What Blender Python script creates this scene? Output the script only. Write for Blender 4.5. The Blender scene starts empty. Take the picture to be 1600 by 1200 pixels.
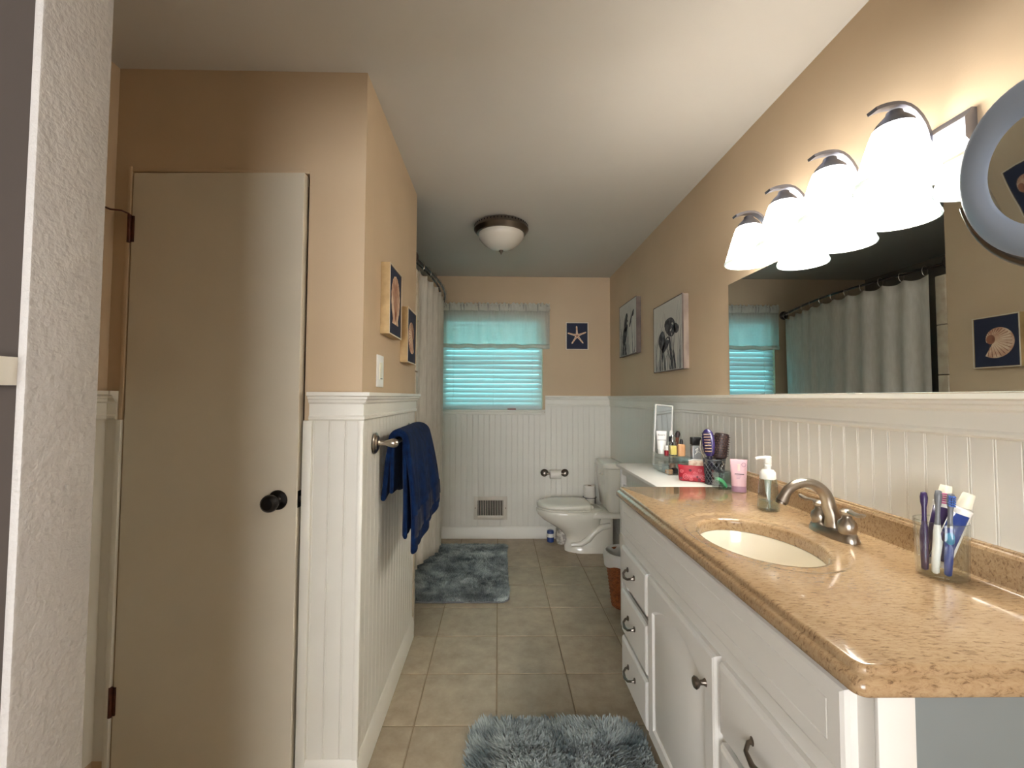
import bpy, bmesh, math, random
from mathutils import Vector, Matrix, noise
random.seed(7)
PI = math.pi
scene = bpy.context.scene
COL = scene.collection

# ------------------------------------------------------------------ camera
F_PX = 690.0
cam_d = bpy.data.cameras.new('camera')
cam = bpy.data.objects.new('camera', cam_d); COL.objects.link(cam)
cam_d.sensor_fit = 'HORIZONTAL'; cam_d.sensor_width = 36.0
cam_d.lens = F_PX / 1600 * 36
YAW, PITCH, ROLL = math.radians(0.9), math.radians(2.3), math.radians(0.30)
cam.location = (0, 0, 1.31)
cam.rotation_euler = (Matrix.Rotation(-YAW, 3, 'Z') @ Matrix.Rotation(PI/2 + PITCH, 3, 'X') @ Matrix.Rotation(ROLL, 3, 'Z')).to_euler()
cam_d.shift_x = (800 - F_PX*math.tan(YAW) - 779) / 1600
cam_d.shift_y = -(600 + F_PX*math.tan(PITCH) - 620) / 1600
cam_d.clip_start = 0.02
scene.camera = cam

# ------------------------------------------------------------------ world, exposure
world = bpy.data.worlds.new('daylight'); scene.world = world
world.use_nodes = True
wbg = world.node_tree.nodes['Background']
wbg.inputs['Color'].default_value = (0.97, 0.98, 1.0, 1); wbg.inputs['Strength'].default_value = 7.0
vs = scene.view_settings
vs.view_transform = 'Standard'; vs.look = 'None'; vs.gamma = 1.0; vs.use_curve_mapping = False
vs.exposure = 0.9
SHADE_E, BULB_E = 9.5, 60.0     # radiance of the frosted lamp shades and of the bulbs inside them
scene.cycles.transparent_max_bounces = 24; scene.cycles.diffuse_bounces = 8

# ------------------------------------------------------------------ materials
def lin(c):
    r = [((v/255)/12.92 if v/255 <= .04045 else ((v/255+.055)/1.055)**2.4) for v in c]
    return (*r, 1)
M = {}
def pm(name, rgb, rough=.5, metal=0., var=None, bump=None, spec=.5, coat=0., sheen=0., trans=0., stretch=None):
    m = bpy.data.materials.new(name); m.use_nodes = True
    nt = m.node_tree; N = nt.nodes; L = nt.links; b = N['Principled BSDF']
    b.inputs['Base Color'].default_value = lin(rgb)
    b.inputs['Roughness'].default_value = rough; b.inputs['Metallic'].default_value = metal
    b.inputs['Specular IOR Level'].default_value = spec
    b.inputs['Coat Weight'].default_value = coat; b.inputs['Coat Roughness'].default_value = .05
    b.inputs['Sheen Weight'].default_value = sheen
    tc = N.new('ShaderNodeTexCoord'); mp = N.new('ShaderNodeMapping')
    L.new(tc.outputs['Object'], mp.inputs['Vector'])
    if stretch: mp.inputs['Scale'].default_value = stretch
    if var:                                   # (scale, second colour, contrast lo, hi)
        n = N.new('ShaderNodeTexNoise'); n.inputs['Scale'].default_value = var[0]; n.inputs['Detail'].default_value = 5
        L.new(mp.outputs[0], n.inputs['Vector'])
        r = N.new('ShaderNodeValToRGB'); r.color_ramp.elements[0].position = var[2]; r.color_ramp.elements[1].position = var[3]
        r.color_ramp.elements[0].color = lin(var[1]); r.color_ramp.elements[1].color = lin(rgb)
        L.new(n.outputs['Fac'], r.inputs[0]); L.new(r.outputs[0], b.inputs['Base Color'])
    if bump:                                  # (scale, strength, distance)
        n = N.new('ShaderNodeTexNoise'); n.inputs['Scale'].default_value = bump[0]; n.inputs['Detail'].default_value = 3
        L.new(mp.outputs[0], n.inputs['Vector'])
        bp = N.new('ShaderNodeBump'); bp.inputs['Strength'].default_value = bump[1]; bp.inputs['Distance'].default_value = bump[2]
        L.new(n.outputs['Fac'], bp.inputs['Height']); L.new(bp.outputs[0], b.inputs['Normal'])
    if trans:
        t = N.new('ShaderNodeBsdfTranslucent'); t.inputs['Color'].default_value = lin(rgb)
        mx = N.new('ShaderNodeMixShader'); mx.inputs[0].default_value = trans
        L.new(b.outputs[0], mx.inputs[1]); L.new(t.outputs[0], mx.inputs[2])
        L.new(mx.outputs[0], N['Material Output'].inputs[0])
    M[name] = m; return m
def glass(name, tint, refl=1.0, rough=.02):
    m = bpy.data.materials.new(name); m.use_nodes = True
    nt = m.node_tree; N = nt.nodes; L = nt.links; N.remove(N['Principled BSDF'])
    t = N.new('ShaderNodeBsdfTransparent'); t.inputs[0].default_value = lin(tint)
    g = N.new('ShaderNodeBsdfGlossy'); g.inputs['Roughness'].default_value = rough
    f = N.new('ShaderNodeLayerWeight'); f.inputs[0].default_value = .5
    pw = N.new('ShaderNodeMath'); pw.operation = 'POWER'; pw.inputs[1].default_value = 3.0
    ml = N.new('ShaderNodeMath'); ml.operation = 'MULTIPLY_ADD'; ml.inputs[1].default_value = .55*refl; ml.inputs[2].default_value = .05
    L.new(f.outputs['Facing'], pw.inputs[0]); L.new(pw.outputs[0], ml.inputs[0])
    mx = N.new('ShaderNodeMixShader'); L.new(ml.outputs[0], mx.inputs[0])
    L.new(t.outputs[0], mx.inputs[1]); L.new(g.outputs[0], mx.inputs[2]); L.new(mx.outputs[0], N['Material Output'].inputs[0])
    M[name] = m
def emit(name, rgb, strength):
    m = bpy.data.materials.new(name); m.use_nodes = True
    nt = m.node_tree; N = nt.nodes; b = N['Principled BSDF']
    b.inputs['Base Color'].default_value = lin((240, 240, 235)); b.inputs['Roughness'].default_value = .3
    b.inputs['Emission Color'].default_value = lin(rgb); b.inputs['Emission Strength'].default_value = strength
    M[name] = m

WALL = (200, 177, 147)
pm('wall_tan', WALL, .75, bump=(220, .12, .002), var=(3, (194, 171, 141), .3, .7))
pm('ceiling_white', (198, 193, 184), .9, bump=(160, .1, .002), var=(2, (193, 188, 179), .3, .7))
pm('white_paint', (226, 223, 212), .42, bump=(90, .05, .001), var=(4, (221, 217, 206), .3, .7))
pm('wainscot', (224, 221, 211), .45, var=(5, (218, 214, 203), .3, .7))
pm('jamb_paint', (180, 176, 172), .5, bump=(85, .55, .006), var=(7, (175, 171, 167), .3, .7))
pm('hall_shade_paint', (62, 53, 47), .85, var=(3, (56, 48, 42), .3, .7))  # deep shade on the entry wall is put into this dark colour
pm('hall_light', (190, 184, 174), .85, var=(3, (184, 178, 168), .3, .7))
pm('door_paint', (214, 205, 186), .5, var=(3, (208, 199, 180), .3, .7), bump=(70, .05, .001))
pm('cabinet_white', (222, 219, 213), .38, var=(4, (217, 214, 207), .3, .7))
pm('end_grey', (116, 121, 120), .5, var=(4, (111, 116, 115), .3, .7))
pm('grout', (142, 125, 101), .9, var=(30, (132, 116, 93), .3, .7))
pm('shower_tile', (120, 112, 102), .35, var=(6, (105, 98, 90), .3, .7))
pm('tile_trim', (196, 182, 160), .4, var=(14, (172, 156, 134), .35, .65))
pm('nickel', (178, 168, 155), .28, 1.0, var=(8, (160, 150, 138), .3, .7))
pm('nickel_dark', (128, 118, 108), .3, 1.0, var=(8, (112, 103, 95), .3, .7))
pm('lamp_metal', (140, 141, 150), .45, 1.0, var=(10, (128, 129, 138), .3, .7))
pm('chrome', (205, 205, 205), .08, 1.0, var=(5, (198, 198, 198), .3, .7))
pm('bronze', (38, 33, 31), .35, .6, var=(12, (28, 24, 22), .3, .7))
pm('hinge_brown', (104, 58, 42), .45, .5, var=(40, (70, 40, 32), .3, .7))
pm('rod_metal', (78, 72, 70), .35, .9, var=(10, (66, 60, 58), .3, .7))
pm('porcelain', (226, 221, 208), .1, coat=.5, var=(2, (222, 217, 204), .3, .7))
pm('basin', (238, 232, 217), .12, coat=.5, var=(2, (235, 228, 212), .3, .7))
pm('plastic_white', (236, 235, 230), .35, var=(6, (231, 230, 225), .3, .7))
pm('plastic_cream', (238, 233, 212), .35, var=(6, (233, 228, 207), .3, .7))
pm('paper', (232, 226, 216), .9, bump=(300, .3, .001), var=(20, (224, 218, 208), .3, .7))
pm('cardboard', (150, 120, 90), .9, var=(20, (135, 108, 80), .3, .7))
pm('black_plastic', (22, 21, 23), .4, var=(10, (16, 15, 17), .3, .7))
pm('dark_hole', (12, 11, 11), .9, var=(10, (9, 8, 8), .3, .7))
pm('towel_blue', (8, 36, 76), .95, spec=.1, sheen=.04, bump=(420, .9, .004), var=(35, (3, 22, 54), .35, .65))
pm('towel_band', (5, 20, 52), .9, sheen=.05, bump=(200, .3, .001), var=(35, (4, 16, 44), .35, .65))
pm('curtain_linen', (226, 221, 210), .9, bump=(260, .5, .002), var=(60, (210, 204, 192), .35, .65), trans=.35, stretch=(1, 1, .25))
pm('valance_cloth', (232, 231, 222), .9, bump=(260, .3, .001), var=(60, (222, 220, 210), .35, .65), trans=.5)
m = pm('sheer_cloth', (236, 235, 228), .9, trans=.6, var=(60, (226, 224, 215), .35, .65))
nt = m.node_tree; mo = nt.nodes['Material Output']; src = mo.inputs[0].links[0].from_socket
tp_ = nt.nodes.new('ShaderNodeBsdfTransparent'); mx = nt.nodes.new('ShaderNodeMixShader'); mx.inputs[0].default_value = .38
nt.links.new(src, mx.inputs[1]); nt.links.new(tp_.outputs[0], mx.inputs[2]); nt.links.new(mx.outputs[0], mo.inputs[0])
pm('slat_white', (226, 228, 226), .4, var=(6, (220, 222, 220), .3, .7), trans=.33)
pm('wicker', (150, 84, 40), .6, var=(50, (112, 58, 26), .35, .65))
pm('liner', (226, 222, 214), .4, trans=.3, bump=(40, .5, .006))
pm('navy_canvas', (38, 44, 66), .8, bump=(500, .2, .001), var=(9, (31, 36, 56), .3, .7))
pm('gold_frame', (186, 158, 112), .45, .35, var=(30, (166, 138, 95), .3, .7))
pm('frame_edge', (216, 205, 186), .4, var=(20, (205, 193, 172), .3, .7))
pm('canvas_pale', (205, 202, 192), .8, bump=(500, .2, .001), var=(4, (190, 188, 180), .3, .7))
pm('canvas_side', (158, 142, 128), .8, var=(10, (120, 105, 98), .35, .6), stretch=(1, 6, .6))
pm('canvas_side_dark', (112, 98, 90), .8, var=(10, (90, 78, 74), .35, .6))
pm('ink_light', (138, 138, 136), .8, var=(25, (165, 165, 160), .3, .7))
pm('ink_mid', (92, 92, 96), .8, var=(25, (120, 120, 120), .3, .7))
pm('ink_dark', (50, 50, 56), .8, var=(40, (98, 98, 100), .35, .6))
pm('shell_cream', (224, 198, 170), .6, var=(22, (190, 140, 112), .35, .6))
pm('shell_brown', (150, 96, 70), .6, var=(22, (110, 66, 50), .35, .6))
pm('starfish', (232, 206, 180), .7, var=(60, (208, 160, 126), .35, .6))
pm('red_cloth', (182, 22, 46), .45, var=(20, (150, 14, 36), .35, .65), coat=.2)
pm('pink_line', (226, 128, 132), .5, var=(20, (214, 108, 116), .35, .65))
pm('maroon_dot', (104, 14, 34), .5, var=(20, (90, 10, 28), .35, .65))
pm('beige_cloth', (222, 205, 186), .8, bump=(120, .4, .004), var=(40, (196, 160, 140), .4, .55))
pm('purple_gloss', (62, 48, 110), .15, coat=.6, var=(20, (48, 36, 88), .35, .65))
pm('purple_dark', (34, 28, 48), .3, var=(20, (26, 20, 40), .35, .65))
pm('brush_brown', (58, 42, 42), .5, var=(30, (44, 32, 32), .35, .65))
pm('brush_hole', (128, 96, 80), .5, .4, var=(30, (110, 80, 66), .35, .65))
pm('grey_wire', (118, 122, 126), .35, .7, var=(12, (98, 102, 106), .3, .7))
pm('dark_fill', (40, 42, 48), .8, var=(20, (30, 32, 38), .3, .7))
pm('mint', (112, 212, 150), .35, var=(12, (94, 196, 132), .3, .7), coat=.3)
pm('mint_dark', (56, 150, 98), .35, var=(12, (48, 136, 88), .3, .7))
pm('pink_tube', (212, 178, 186), .35, var=(8, (204, 168, 178), .3, .7), coat=.2)
pm('mauve_cap', (166, 130, 150), .35, var=(8, (156, 120, 140), .3, .7))
pm('pale_print', (236, 214, 206), .5, var=(20, (230, 206, 198), .3, .7))
pm('print_dark', (70, 62, 70), .6, var=(20, (58, 50, 58), .3, .7))
pm('gel_clear', (196, 205, 200), .2, var=(6, (188, 198, 192), .3, .7))
pm('yellow_cream', (226, 206, 120), .4, var=(8, (216, 194, 104), .3, .7))
pm('peach', (214, 164, 118), .35, var=(8, (204, 152, 106), .3, .7))
pm('deep_red', (140, 18, 34), .35, var=(8, (124, 12, 28), .3, .7))
pm('silver_plastic', (176, 178, 180), .25, .5, var=(6, (160, 162, 164), .3, .7))
pm('rust_brown', (120, 66, 44), .5, var=(12, (104, 54, 36), .3, .7))
pm('tooth_blue', (34, 64, 140), .3, var=(8, (28, 54, 124), .3, .7), coat=.3)
pm('tooth_cyan', (64, 140, 178), .35, var=(8, (54, 126, 164), .3, .7))
pm('tooth_purple', (58, 40, 88), .3, var=(8, (48, 32, 76), .3, .7))
pm('tooth_grey', (120, 122, 126), .35, var=(8, (108, 110, 114), .3, .7))
pm('bristle_blue', (70, 112, 190), .7, var=(60, (54, 92, 170), .3, .7))
pm('bristle_pink', (210, 110, 160), .7, var=(60, (190, 90, 140), .3, .7))
pm('can_blue', (36, 62, 128), .35, var=(8, (28, 52, 112), .3, .7))
pm('carton_white', (214, 208, 196), .6, var=(40, (160, 152, 142), .4, .55))
pm('vent_metal', (206, 198, 184), .45, .1, var=(6, (200, 191, 177), .3, .7))
pm('frosted', (206, 200, 188), .25, var=(3, (198, 191, 178), .3, .7), coat=.3)
pm('red_item', (150, 34, 30), .5, var=(8, (134, 26, 24), .3, .7))
glass('clear_glass', (250, 252, 251), 1.3)
glass('bottle_glass', (232, 238, 235), 1.5)
glass('pane', (150, 200, 203), 1.0)  # teal cast of the daylight is put into the glass tint
glass('green_glass', (236, 241, 240), 1.6)
glass('acrylic', (247, 249, 248), 1.5)
emit('lit_shade', (255, 250, 242), SHADE_E)
emit('lit_bulb', (255, 249, 240), BULB_E)
emit('lit_rim', (214, 232, 220), .4)
def mirror_mat(name, rgb, rough):
    pm(name, rgb, rough, 1.0, var=(2, tuple(int(c*.99) for c in rgb), .3, .7))
mirror_mat('mirror', (222, 230, 234), .01)
mirror_mat('mirror_hand', (214, 226, 236), .02)
pm('mirror_ring', (158, 170, 188), .3, .3, var=(2, (150, 162, 180), .3, .7))  # chrome ring, the blue-grey it reflects is put into the base colour

# tiles: mottled beige, each tile a little different
m = pm('floor_tile', (186, 165, 138), .42, bump=(60, .12, .002))
nt = m.node_tree; N = nt.nodes; L = nt.links
tc = N.new('ShaderNodeTexCoord'); oi = N.new('ShaderNodeObjectInfo'); ad = N.new('ShaderNodeVectorMath'); ad.operation = 'ADD'
sc_ = N.new('ShaderNodeVectorMath'); sc_.operation = 'SCALE'; sc_.inputs[3].default_value = 1.0
cb = N.new('ShaderNodeCombineXYZ'); mu = N.new('ShaderNodeMath'); mu.operation = 'MULTIPLY'; mu.inputs[1].default_value = 40
L.new(oi.outputs['Random'], mu.inputs[0]); L.new(mu.outputs[0], cb.inputs[0]); L.new(mu.outputs[0], cb.inputs[1])
L.new(tc.outputs['Object'], ad.inputs[0]); L.new(cb.outputs[0], ad.inputs[1])
n1 = N.new('ShaderNodeTexNoise'); n1.inputs['Scale'].default_value = 9; n1.inputs['Detail'].default_value = 8; n1.inputs['Roughness'].default_value = .7
L.new(ad.outputs[0], n1.inputs['Vector'])
r = N.new('ShaderNodeValToRGB'); r.color_ramp.elements[0].position = .3; r.color_ramp.elements[1].position = .68
r.color_ramp.elements[0].color = lin((146, 130, 108)); r.color_ramp.elements[1].color = lin((178, 162, 138))
L.new(n1.outputs['Fac'], r.inputs[0])
hs = N.new('ShaderNodeHueSaturation'); mr = N.new('ShaderNodeMapRange'); mr.inputs[3].default_value = .93; mr.inputs[4].default_value = 1.05
L.new(oi.outputs['Random'], mr.inputs[0]); L.new(mr.outputs[0], hs.inputs['Value']); L.new(r.outputs[0], hs.inputs['Color'])
L.new(hs.outputs[0], N['Principled BSDF'].inputs['Base Color'])

# countertop: polished tan stone with fine dark streaks
m = pm('counter_stone', (186, 148, 104), .16, coat=.35)
nt = m.node_tree; N = nt.nodes; L = nt.links
tc = N.new('ShaderNodeTexCoord'); mp = N.new('ShaderNodeMapping'); mp.inputs['Scale'].default_value = (1, 3.2, 2); mp.inputs['Rotation'].default_value = (0, 0, .35)
L.new(tc.outputs['Object'], mp.inputs['Vector'])
n1 = N.new('ShaderNodeTexNoise'); n1.inputs['Scale'].default_value = 55; n1.inputs['Detail'].default_value = 9; n1.inputs['Roughness'].default_value = .72; n1.inputs['Distortion'].default_value = .6
n2 = N.new('ShaderNodeTexNoise'); n2.inputs['Scale'].default_value = 6; n2.inputs['Detail'].default_value = 4
L.new(mp.outputs[0], n1.inputs['Vector']); L.new(tc.outputs['Object'], n2.inputs['Vector'])
r = N.new('ShaderNodeValToRGB'); e = r.color_ramp.elements
e[0].position = .36; e[0].color = lin((116, 92, 67)); e[1].position = .60; e[1].color = lin((178, 152, 118))
x = e.new(.46); x.color = lin((166, 138, 104))
L.new(n1.outputs['Fac'], r.inputs[0])
mx = N.new('ShaderNodeMix'); mx.data_type = 'RGBA'; mx.blend_type = 'MULTIPLY'; mx.inputs[0].default_value = .35
r2 = N.new('ShaderNodeValToRGB'); r2.color_ramp.elements[0].position = .35; r2.color_ramp.elements[1].position = .65
r2.color_ramp.elements[0].color = lin((205, 180, 150)); r2.color_ramp.elements[1].color = (1, 1, 1, 1)
L.new(n2.outputs['Fac'], r2.inputs[0]); L.new(r.outputs[0], mx.inputs[6]); L.new(r2.outputs[0], mx.inputs[7])
L.new(mx.outputs[2], N['Principled BSDF'].inputs['Base Color'])

# shag rug: colour per tuft
def rug_mat():
    m = pm('shag', (110, 130, 138), .9, sheen=.3)
    nt = m.node_tree; N = nt.nodes; L = nt.links
    at = N.new('ShaderNodeAttribute'); at.attribute_name = 'tuft'
    r = N.new('ShaderNodeValToRGB'); r.color_ramp.elements[0].color = lin((84, 97, 100)); r.color_ramp.elements[1].color = lin((190, 199, 196))
    L.new(at.outputs['Fac'], r.inputs[0]); L.new(r.outputs[0], N['Principled BSDF'].inputs['Base Color'])
rug_mat()

# ------------------------------------------------------------------ mesh helpers
class B:
    def __init__(s, mtx=None): s.v = []; s.f = []; s.m = mtx
    def add(s, vs, fs):
        o = len(s.v); s.v += [tuple(p) for p in vs]; s.f += [tuple(i+o for i in f) for f in fs]; return s
    def box(s, x0, x1, y0, y1, z0, z1, bev=0., seg=2):
        if x0 > x1: x0, x1 = x1, x0
        if y0 > y1: y0, y1 = y1, y0
        if z0 > z1: z0, z1 = z1, z0
        bm = bmesh.new(); bmesh.ops.create_cube(bm, size=1)
        for v in bm.verts: v.co = ((x0+x1)/2 + v.co.x*(x1-x0), (y0+y1)/2 + v.co.y*(y1-y0), (z0+z1)/2 + v.co.z*(z1-z0))
        if bev: bmesh.ops.bevel(bm, geom=list(bm.edges), offset=bev, segments=seg, profile=.5, affect='EDGES')
        bm.verts.index_update()
        s.add([v.co[:] for v in bm.verts], [[v.index for v in f.verts] for f in bm.faces]); bm.free(); return s
    def loft(s, rings, cap0=True, cap1=True, closed=True):
        n = len(rings[0]); vs = [p for r in rings for p in r]; fs = []
        for i in range(len(rings)-1):
            for j in range(n if closed else n-1):
                k = (j+1) % n
                fs.append((i*n+j, i*n+k, (i+1)*n+k, (i+1)*n+j))
        if cap0: fs.append(tuple(reversed(range(n))))
        if cap1: fs.append(tuple((len(rings)-1)*n+j for j in range(n)))
        return s.add(vs, fs)
    def lathe(s, prof, c=(0, 0, 0), axis='Z', n=24, cap0=True, cap1=True, sx=1, sy=1):
        rings = []
        for r, h in prof:
            ring = []
            for j in range(n):
                a = 2*PI*j/n; u, v = r*math.cos(a)*sx, r*math.sin(a)*sy
                if axis == 'Z': p = (u, v, h)
                elif axis == 'X': p = (h, u, v)
                else: p = (v, h, u)
                ring.append((c[0]+p[0], c[1]+p[1], c[2]+p[2]))
            rings.append(ring)
        return s.loft(rings, cap0, cap1)
    def tube(s, pts, r, n=10, closed=False, flat=None):
        pts = [Vector(p) for p in pts]; m = len(pts)
        rs = r if isinstance(r, (list, tuple)) else [r]*m
        rings = []; up = None
        for i, p in enumerate(pts):
            if closed: t = pts[(i+1) % m]-pts[i-1]
            else: t = pts[min(i+1, m-1)]-pts[max(i-1, 0)]
            t.normalize()
            if up is None:
                up = Vector((0, 0, 1)) if abs(t.z) < .9 else Vector((1, 0, 0))
            u = t.cross(up)
            if u.length < 1e-5: u = t.cross(Vector((0, 1, .01)))
            u.normalize(); w = u.cross(t).normalized(); up = w
            fu, fw = flat if flat else (1, 1)
            rings.append([p+u*math.cos(2*PI*j/n)*rs[i]*fu+w*math.sin(2*PI*j/n)*rs[i]*fw for j in range(n)])
        if closed: rings.append(rings[0]); return s.loft(rings, False, False)
        return s.loft(rings)
    def sphere(s, c, r, n=16, sx=1, sy=1, sz=1):
        rings = []
        k = max(6, n//2)
        for i in range(1, k):
            a = PI*i/k
            rings.append([(c[0]+r*sx*math.sin(a)*math.cos(2*PI*j/n), c[1]+r*sy*math.sin(a)*math.sin(2*PI*j/n), c[2]-r*sz*math.cos(a)) for j in range(n)])
        return s.loft(rings)
    def poly(s, pts, d):                     # pts: 3-D polygon, d: extrude vector
        pts = [Vector(p) for p in pts]; d = Vector(d)
        return s.loft([pts, [p+d for p in pts]])
    def sweep(s, path, prof):                # path: (x,y); prof: (out,z), out along the right of the path
        n = len(path); rings = []
        P = [Vector(p) for p in path]
        for i in range(n):
            ns = []
            if i > 0: d = (P[i]-P[i-1]).normalized(); ns.append(Vector((d.y, -d.x)))
            if i < n-1: d = (P[i+1]-P[i]).normalized(); ns.append(Vector((d.y, -d.x)))
            if len(ns) == 2:
                o = (ns[0]+ns[1]); o = o / o.dot(ns[0])
            else: o = ns[0]
            rings.append([(P[i].x+o.x*a, P[i].y+o.y*a, z) for a, z in prof])
        return s.loft(rings)
    def mesh(s, name, mat, off=(0, 0, 0), sharp=35):
        me = bpy.data.meshes.new(name)
        vs = [Vector(p) for p in s.v]
        if s.m is not None: vs = [s.m @ p for p in vs]
        o = Vector(off); me.from_pydata([(p-o)[:] for p in vs], [], s.f)
        bm = bmesh.new(); bm.from_mesh(me); bmesh.ops.recalc_face_normals(bm, faces=list(bm.faces)); bm.to_mesh(me); bm.free()
        me.shade_smooth(); me.set_sharp_from_angle(angle=math.radians(sharp))
        me.materials.append(M[mat]); return me
    def build(s, name, mat, parent=None, sharp=35):
        if parent is None:
            vs = [Vector(p) for p in s.v]
            if s.m is not None: vs = [s.m @ p for p in vs]
            xs = [p.x for p in vs]; ys = [p.y for p in vs]; zs = [p.z for p in vs]
            org = Vector(((min(xs)+max(xs))/2, (min(ys)+max(ys))/2, min(zs)))
        else: org = Vector(parent['org'])
        o = bpy.data.objects.new(name, s.mesh(name, mat, org, sharp)); COL.objects.link(o)
        if parent is None: o.location = org
        else: o.parent = parent
        o['org'] = tuple(org); return o

def T(name, label, cat, loc, group=None):
    o = bpy.data.objects.new(name, None); COL.objects.link(o); o.location = loc; o['org'] = tuple(loc)
    o.empty_display_size = .05
    return tag(o, label, cat, group)
def tag(o, label, cat, group=None):
    o['label'] = label; o['category'] = cat
    if group: o['group'] = group
    return o
def struct(o, label=None):
    o['kind'] = 'structure'
    if label: o['label'] = label
    return o
def inst(name, me, loc, parent):
    o = bpy.data.objects.new(name, me); COL.objects.link(o); o.parent = parent
    o.location = Vector(loc)-Vector(parent['org']); o['org'] = tuple(loc); return o
def solid(o, t, off=0):
    md = o.modifiers.new('thick', 'SOLIDIFY'); md.thickness = t; md.offset = off; return o
def RZ(a): return Matrix.Rotation(a, 4, 'Z')
def TR(x, y, z): return Matrix.Translation((x, y, z))
def text_mesh(name, s, size, mtx, mat, parent):
    cu = bpy.data.curves.new(name, 'FONT'); cu.body = s; cu.size = size; cu.align_x = 'CENTER'; cu.align_y = 'CENTER'; cu.extrude = .0002
    ob = bpy.data.objects.new(name, cu); COL.objects.link(ob)
    dg = bpy.context.evaluated_depsgraph_get(); me = bpy.data.meshes.new_from_object(ob.evaluated_get(dg))
    bpy.data.objects.remove(ob); bpy.data.curves.remove(cu)
    me.transform(Matrix.Translation(-Vector(parent['org'])) @ mtx); me.materials.clear(); me.materials.append(M[mat])
    o = bpy.data.objects.new(name, me); COL.objects.link(o); o.parent = parent; o['org'] = parent['org']; return o

# ------------------------------------------------------------------ room dimensions
XR, YB, ZC = 1.055, 4.15, 2.45          # right wall, back wall, ceiling
XL, YC = -1.33, 1.522                    # left wall, closet front
XP, YP = -.468, 2.47                     # partition face, its end at the shower
XS = -1.42                               # far side of the shower
Y0, Y1 = .607, .713                      # entry wall
HX0, HY0 = -2.4, -2.6                    # hall behind the camera

# ------------------------------------------------------------------ floor
fl = struct(B().box(HX0, XR, HY0, YB, -.06, -.003).build('floor', 'grout'), 'beige ceramic tile floor with brown grout')
TS = .329
gy0 = 1.815
tm = {}
def tile_mesh(w, d):
    k = (round(w, 3), round(d, 3))
    if k not in tm: tm[k] = B().box(-w/2, w/2, -d/2, d/2, -.008, 0, .0015, 1).mesh('tile', 'floor_tile')
    return tm[k]
for i in range(-5, 4):
    for j in range(-4, 8):
        x0, x1 = max(i*TS, XL if gy0+j*TS < YC-.1 else XS), min((i+1)*TS, XR)
        y0, y1 = max(gy0+j*TS, Y0), min(gy0+(j+1)*TS, YB)
        if x1-x0 < .02 or y1-y0 < .02: continue
        if x1 <= XP-.1 and y0 > YC+.05: continue
        inst('tile', tile_mesh(x1-x0-.006, y1-y0-.006), ((x0+x1)/2, (y0+y1)/2, 0), fl)

# ------------------------------------------------------------------ walls and ceiling
struct(B().box(HX0, XR, HY0, YB, ZC, ZC+.1).build('ceiling', 'ceiling_white'), 'flat off-white ceiling')
wr = struct(B().box(XR, XR+.1, HY0, YB+.1, -.06, ZC+.1).build('wall_right', 'wall_tan'), 'tan wall behind the vanity')
WX0, WX1, WZ0, WZ1 = -.53, .415, 1.19, 2.10
wb = B().box(XS-.1, WX0, YB, YB+.1, -.06, ZC).box(WX1, XR, YB, YB+.1, -.06, ZC).box(WX0, WX1, YB, YB+.1, -.06, WZ0).box(WX0, WX1, YB, YB+.1, WZ1, ZC)
wb = struct(wb.build('wall_back', 'wall_tan'), 'tan back wall with the window')
wl = struct(B().box(XL-.1, XL, Y1, YC+.1, -.06, ZC).build('wall_left', 'wall_tan'), 'tan side wall beside the closet door')
DX0, DX1, DZ1 = -1.270, -.662, 2.085
wc = B().box(XL, DX0, YC, YC+.1, -.06, ZC).box(DX1, XP, YC, YC+.1, -.06, ZC).box(DX0, DX1, YC, YC+.1, DZ1, ZC)
wc = struct(wc.build('wall_closet', 'wall_tan'), 'tan closet front wall around the door')
wp = struct(B().box(XP-.1, XP, YC+.1, YP, -.06, ZC).build('wall_partition', 'wall_tan'), 'tan partition wall between closet and shower')
struct(B().box(XL-.1, XP-.1, YP-.1, YP, -.06, ZC).build('wall_shower_near', 'shower_tile'), 'grey end wall of the shower')
struct(B().box(XS-.1, XS, YP, YB, -.06, ZC).build('wall_shower_side', 'shower_tile'), 'grey long wall of the shower')
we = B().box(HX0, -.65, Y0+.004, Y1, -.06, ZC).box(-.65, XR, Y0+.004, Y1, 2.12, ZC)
we = struct(we.build('wall_entry', 'hall_shade_paint'), 'hall side of the entry wall with its shade painted in')
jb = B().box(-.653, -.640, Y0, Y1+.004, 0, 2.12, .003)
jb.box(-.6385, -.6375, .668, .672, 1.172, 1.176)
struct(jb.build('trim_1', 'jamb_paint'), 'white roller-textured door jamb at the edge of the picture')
struct(B().box(HX0-.1, HX0, HY0, Y1, -.06, ZC).build('wall_hall_side', 'hall_light'))
HW = (-1.9, .4, .5, 2.20)  # unseen rear window opening, added and enlarged to let in daylight
wh = B().box(HX0, HW[0], HY0-.1, HY0, -.06, ZC).box(HW[1], XR, HY0-.1, HY0, -.06, ZC).box(HW[0], HW[1], HY0-.1, HY0, -.06, HW[2]).box(HW[0], HW[1], HY0-.1, HY0, HW[3], ZC)
struct(wh.build('wall_hall_rear', 'hall_light'))
# closet inside so no light leaks
struct(B().box(XL-.1, XL, YC+.1, YP-.1, -.06, ZC).build('wall_closet_side', 'hall_shade_paint'))

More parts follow.
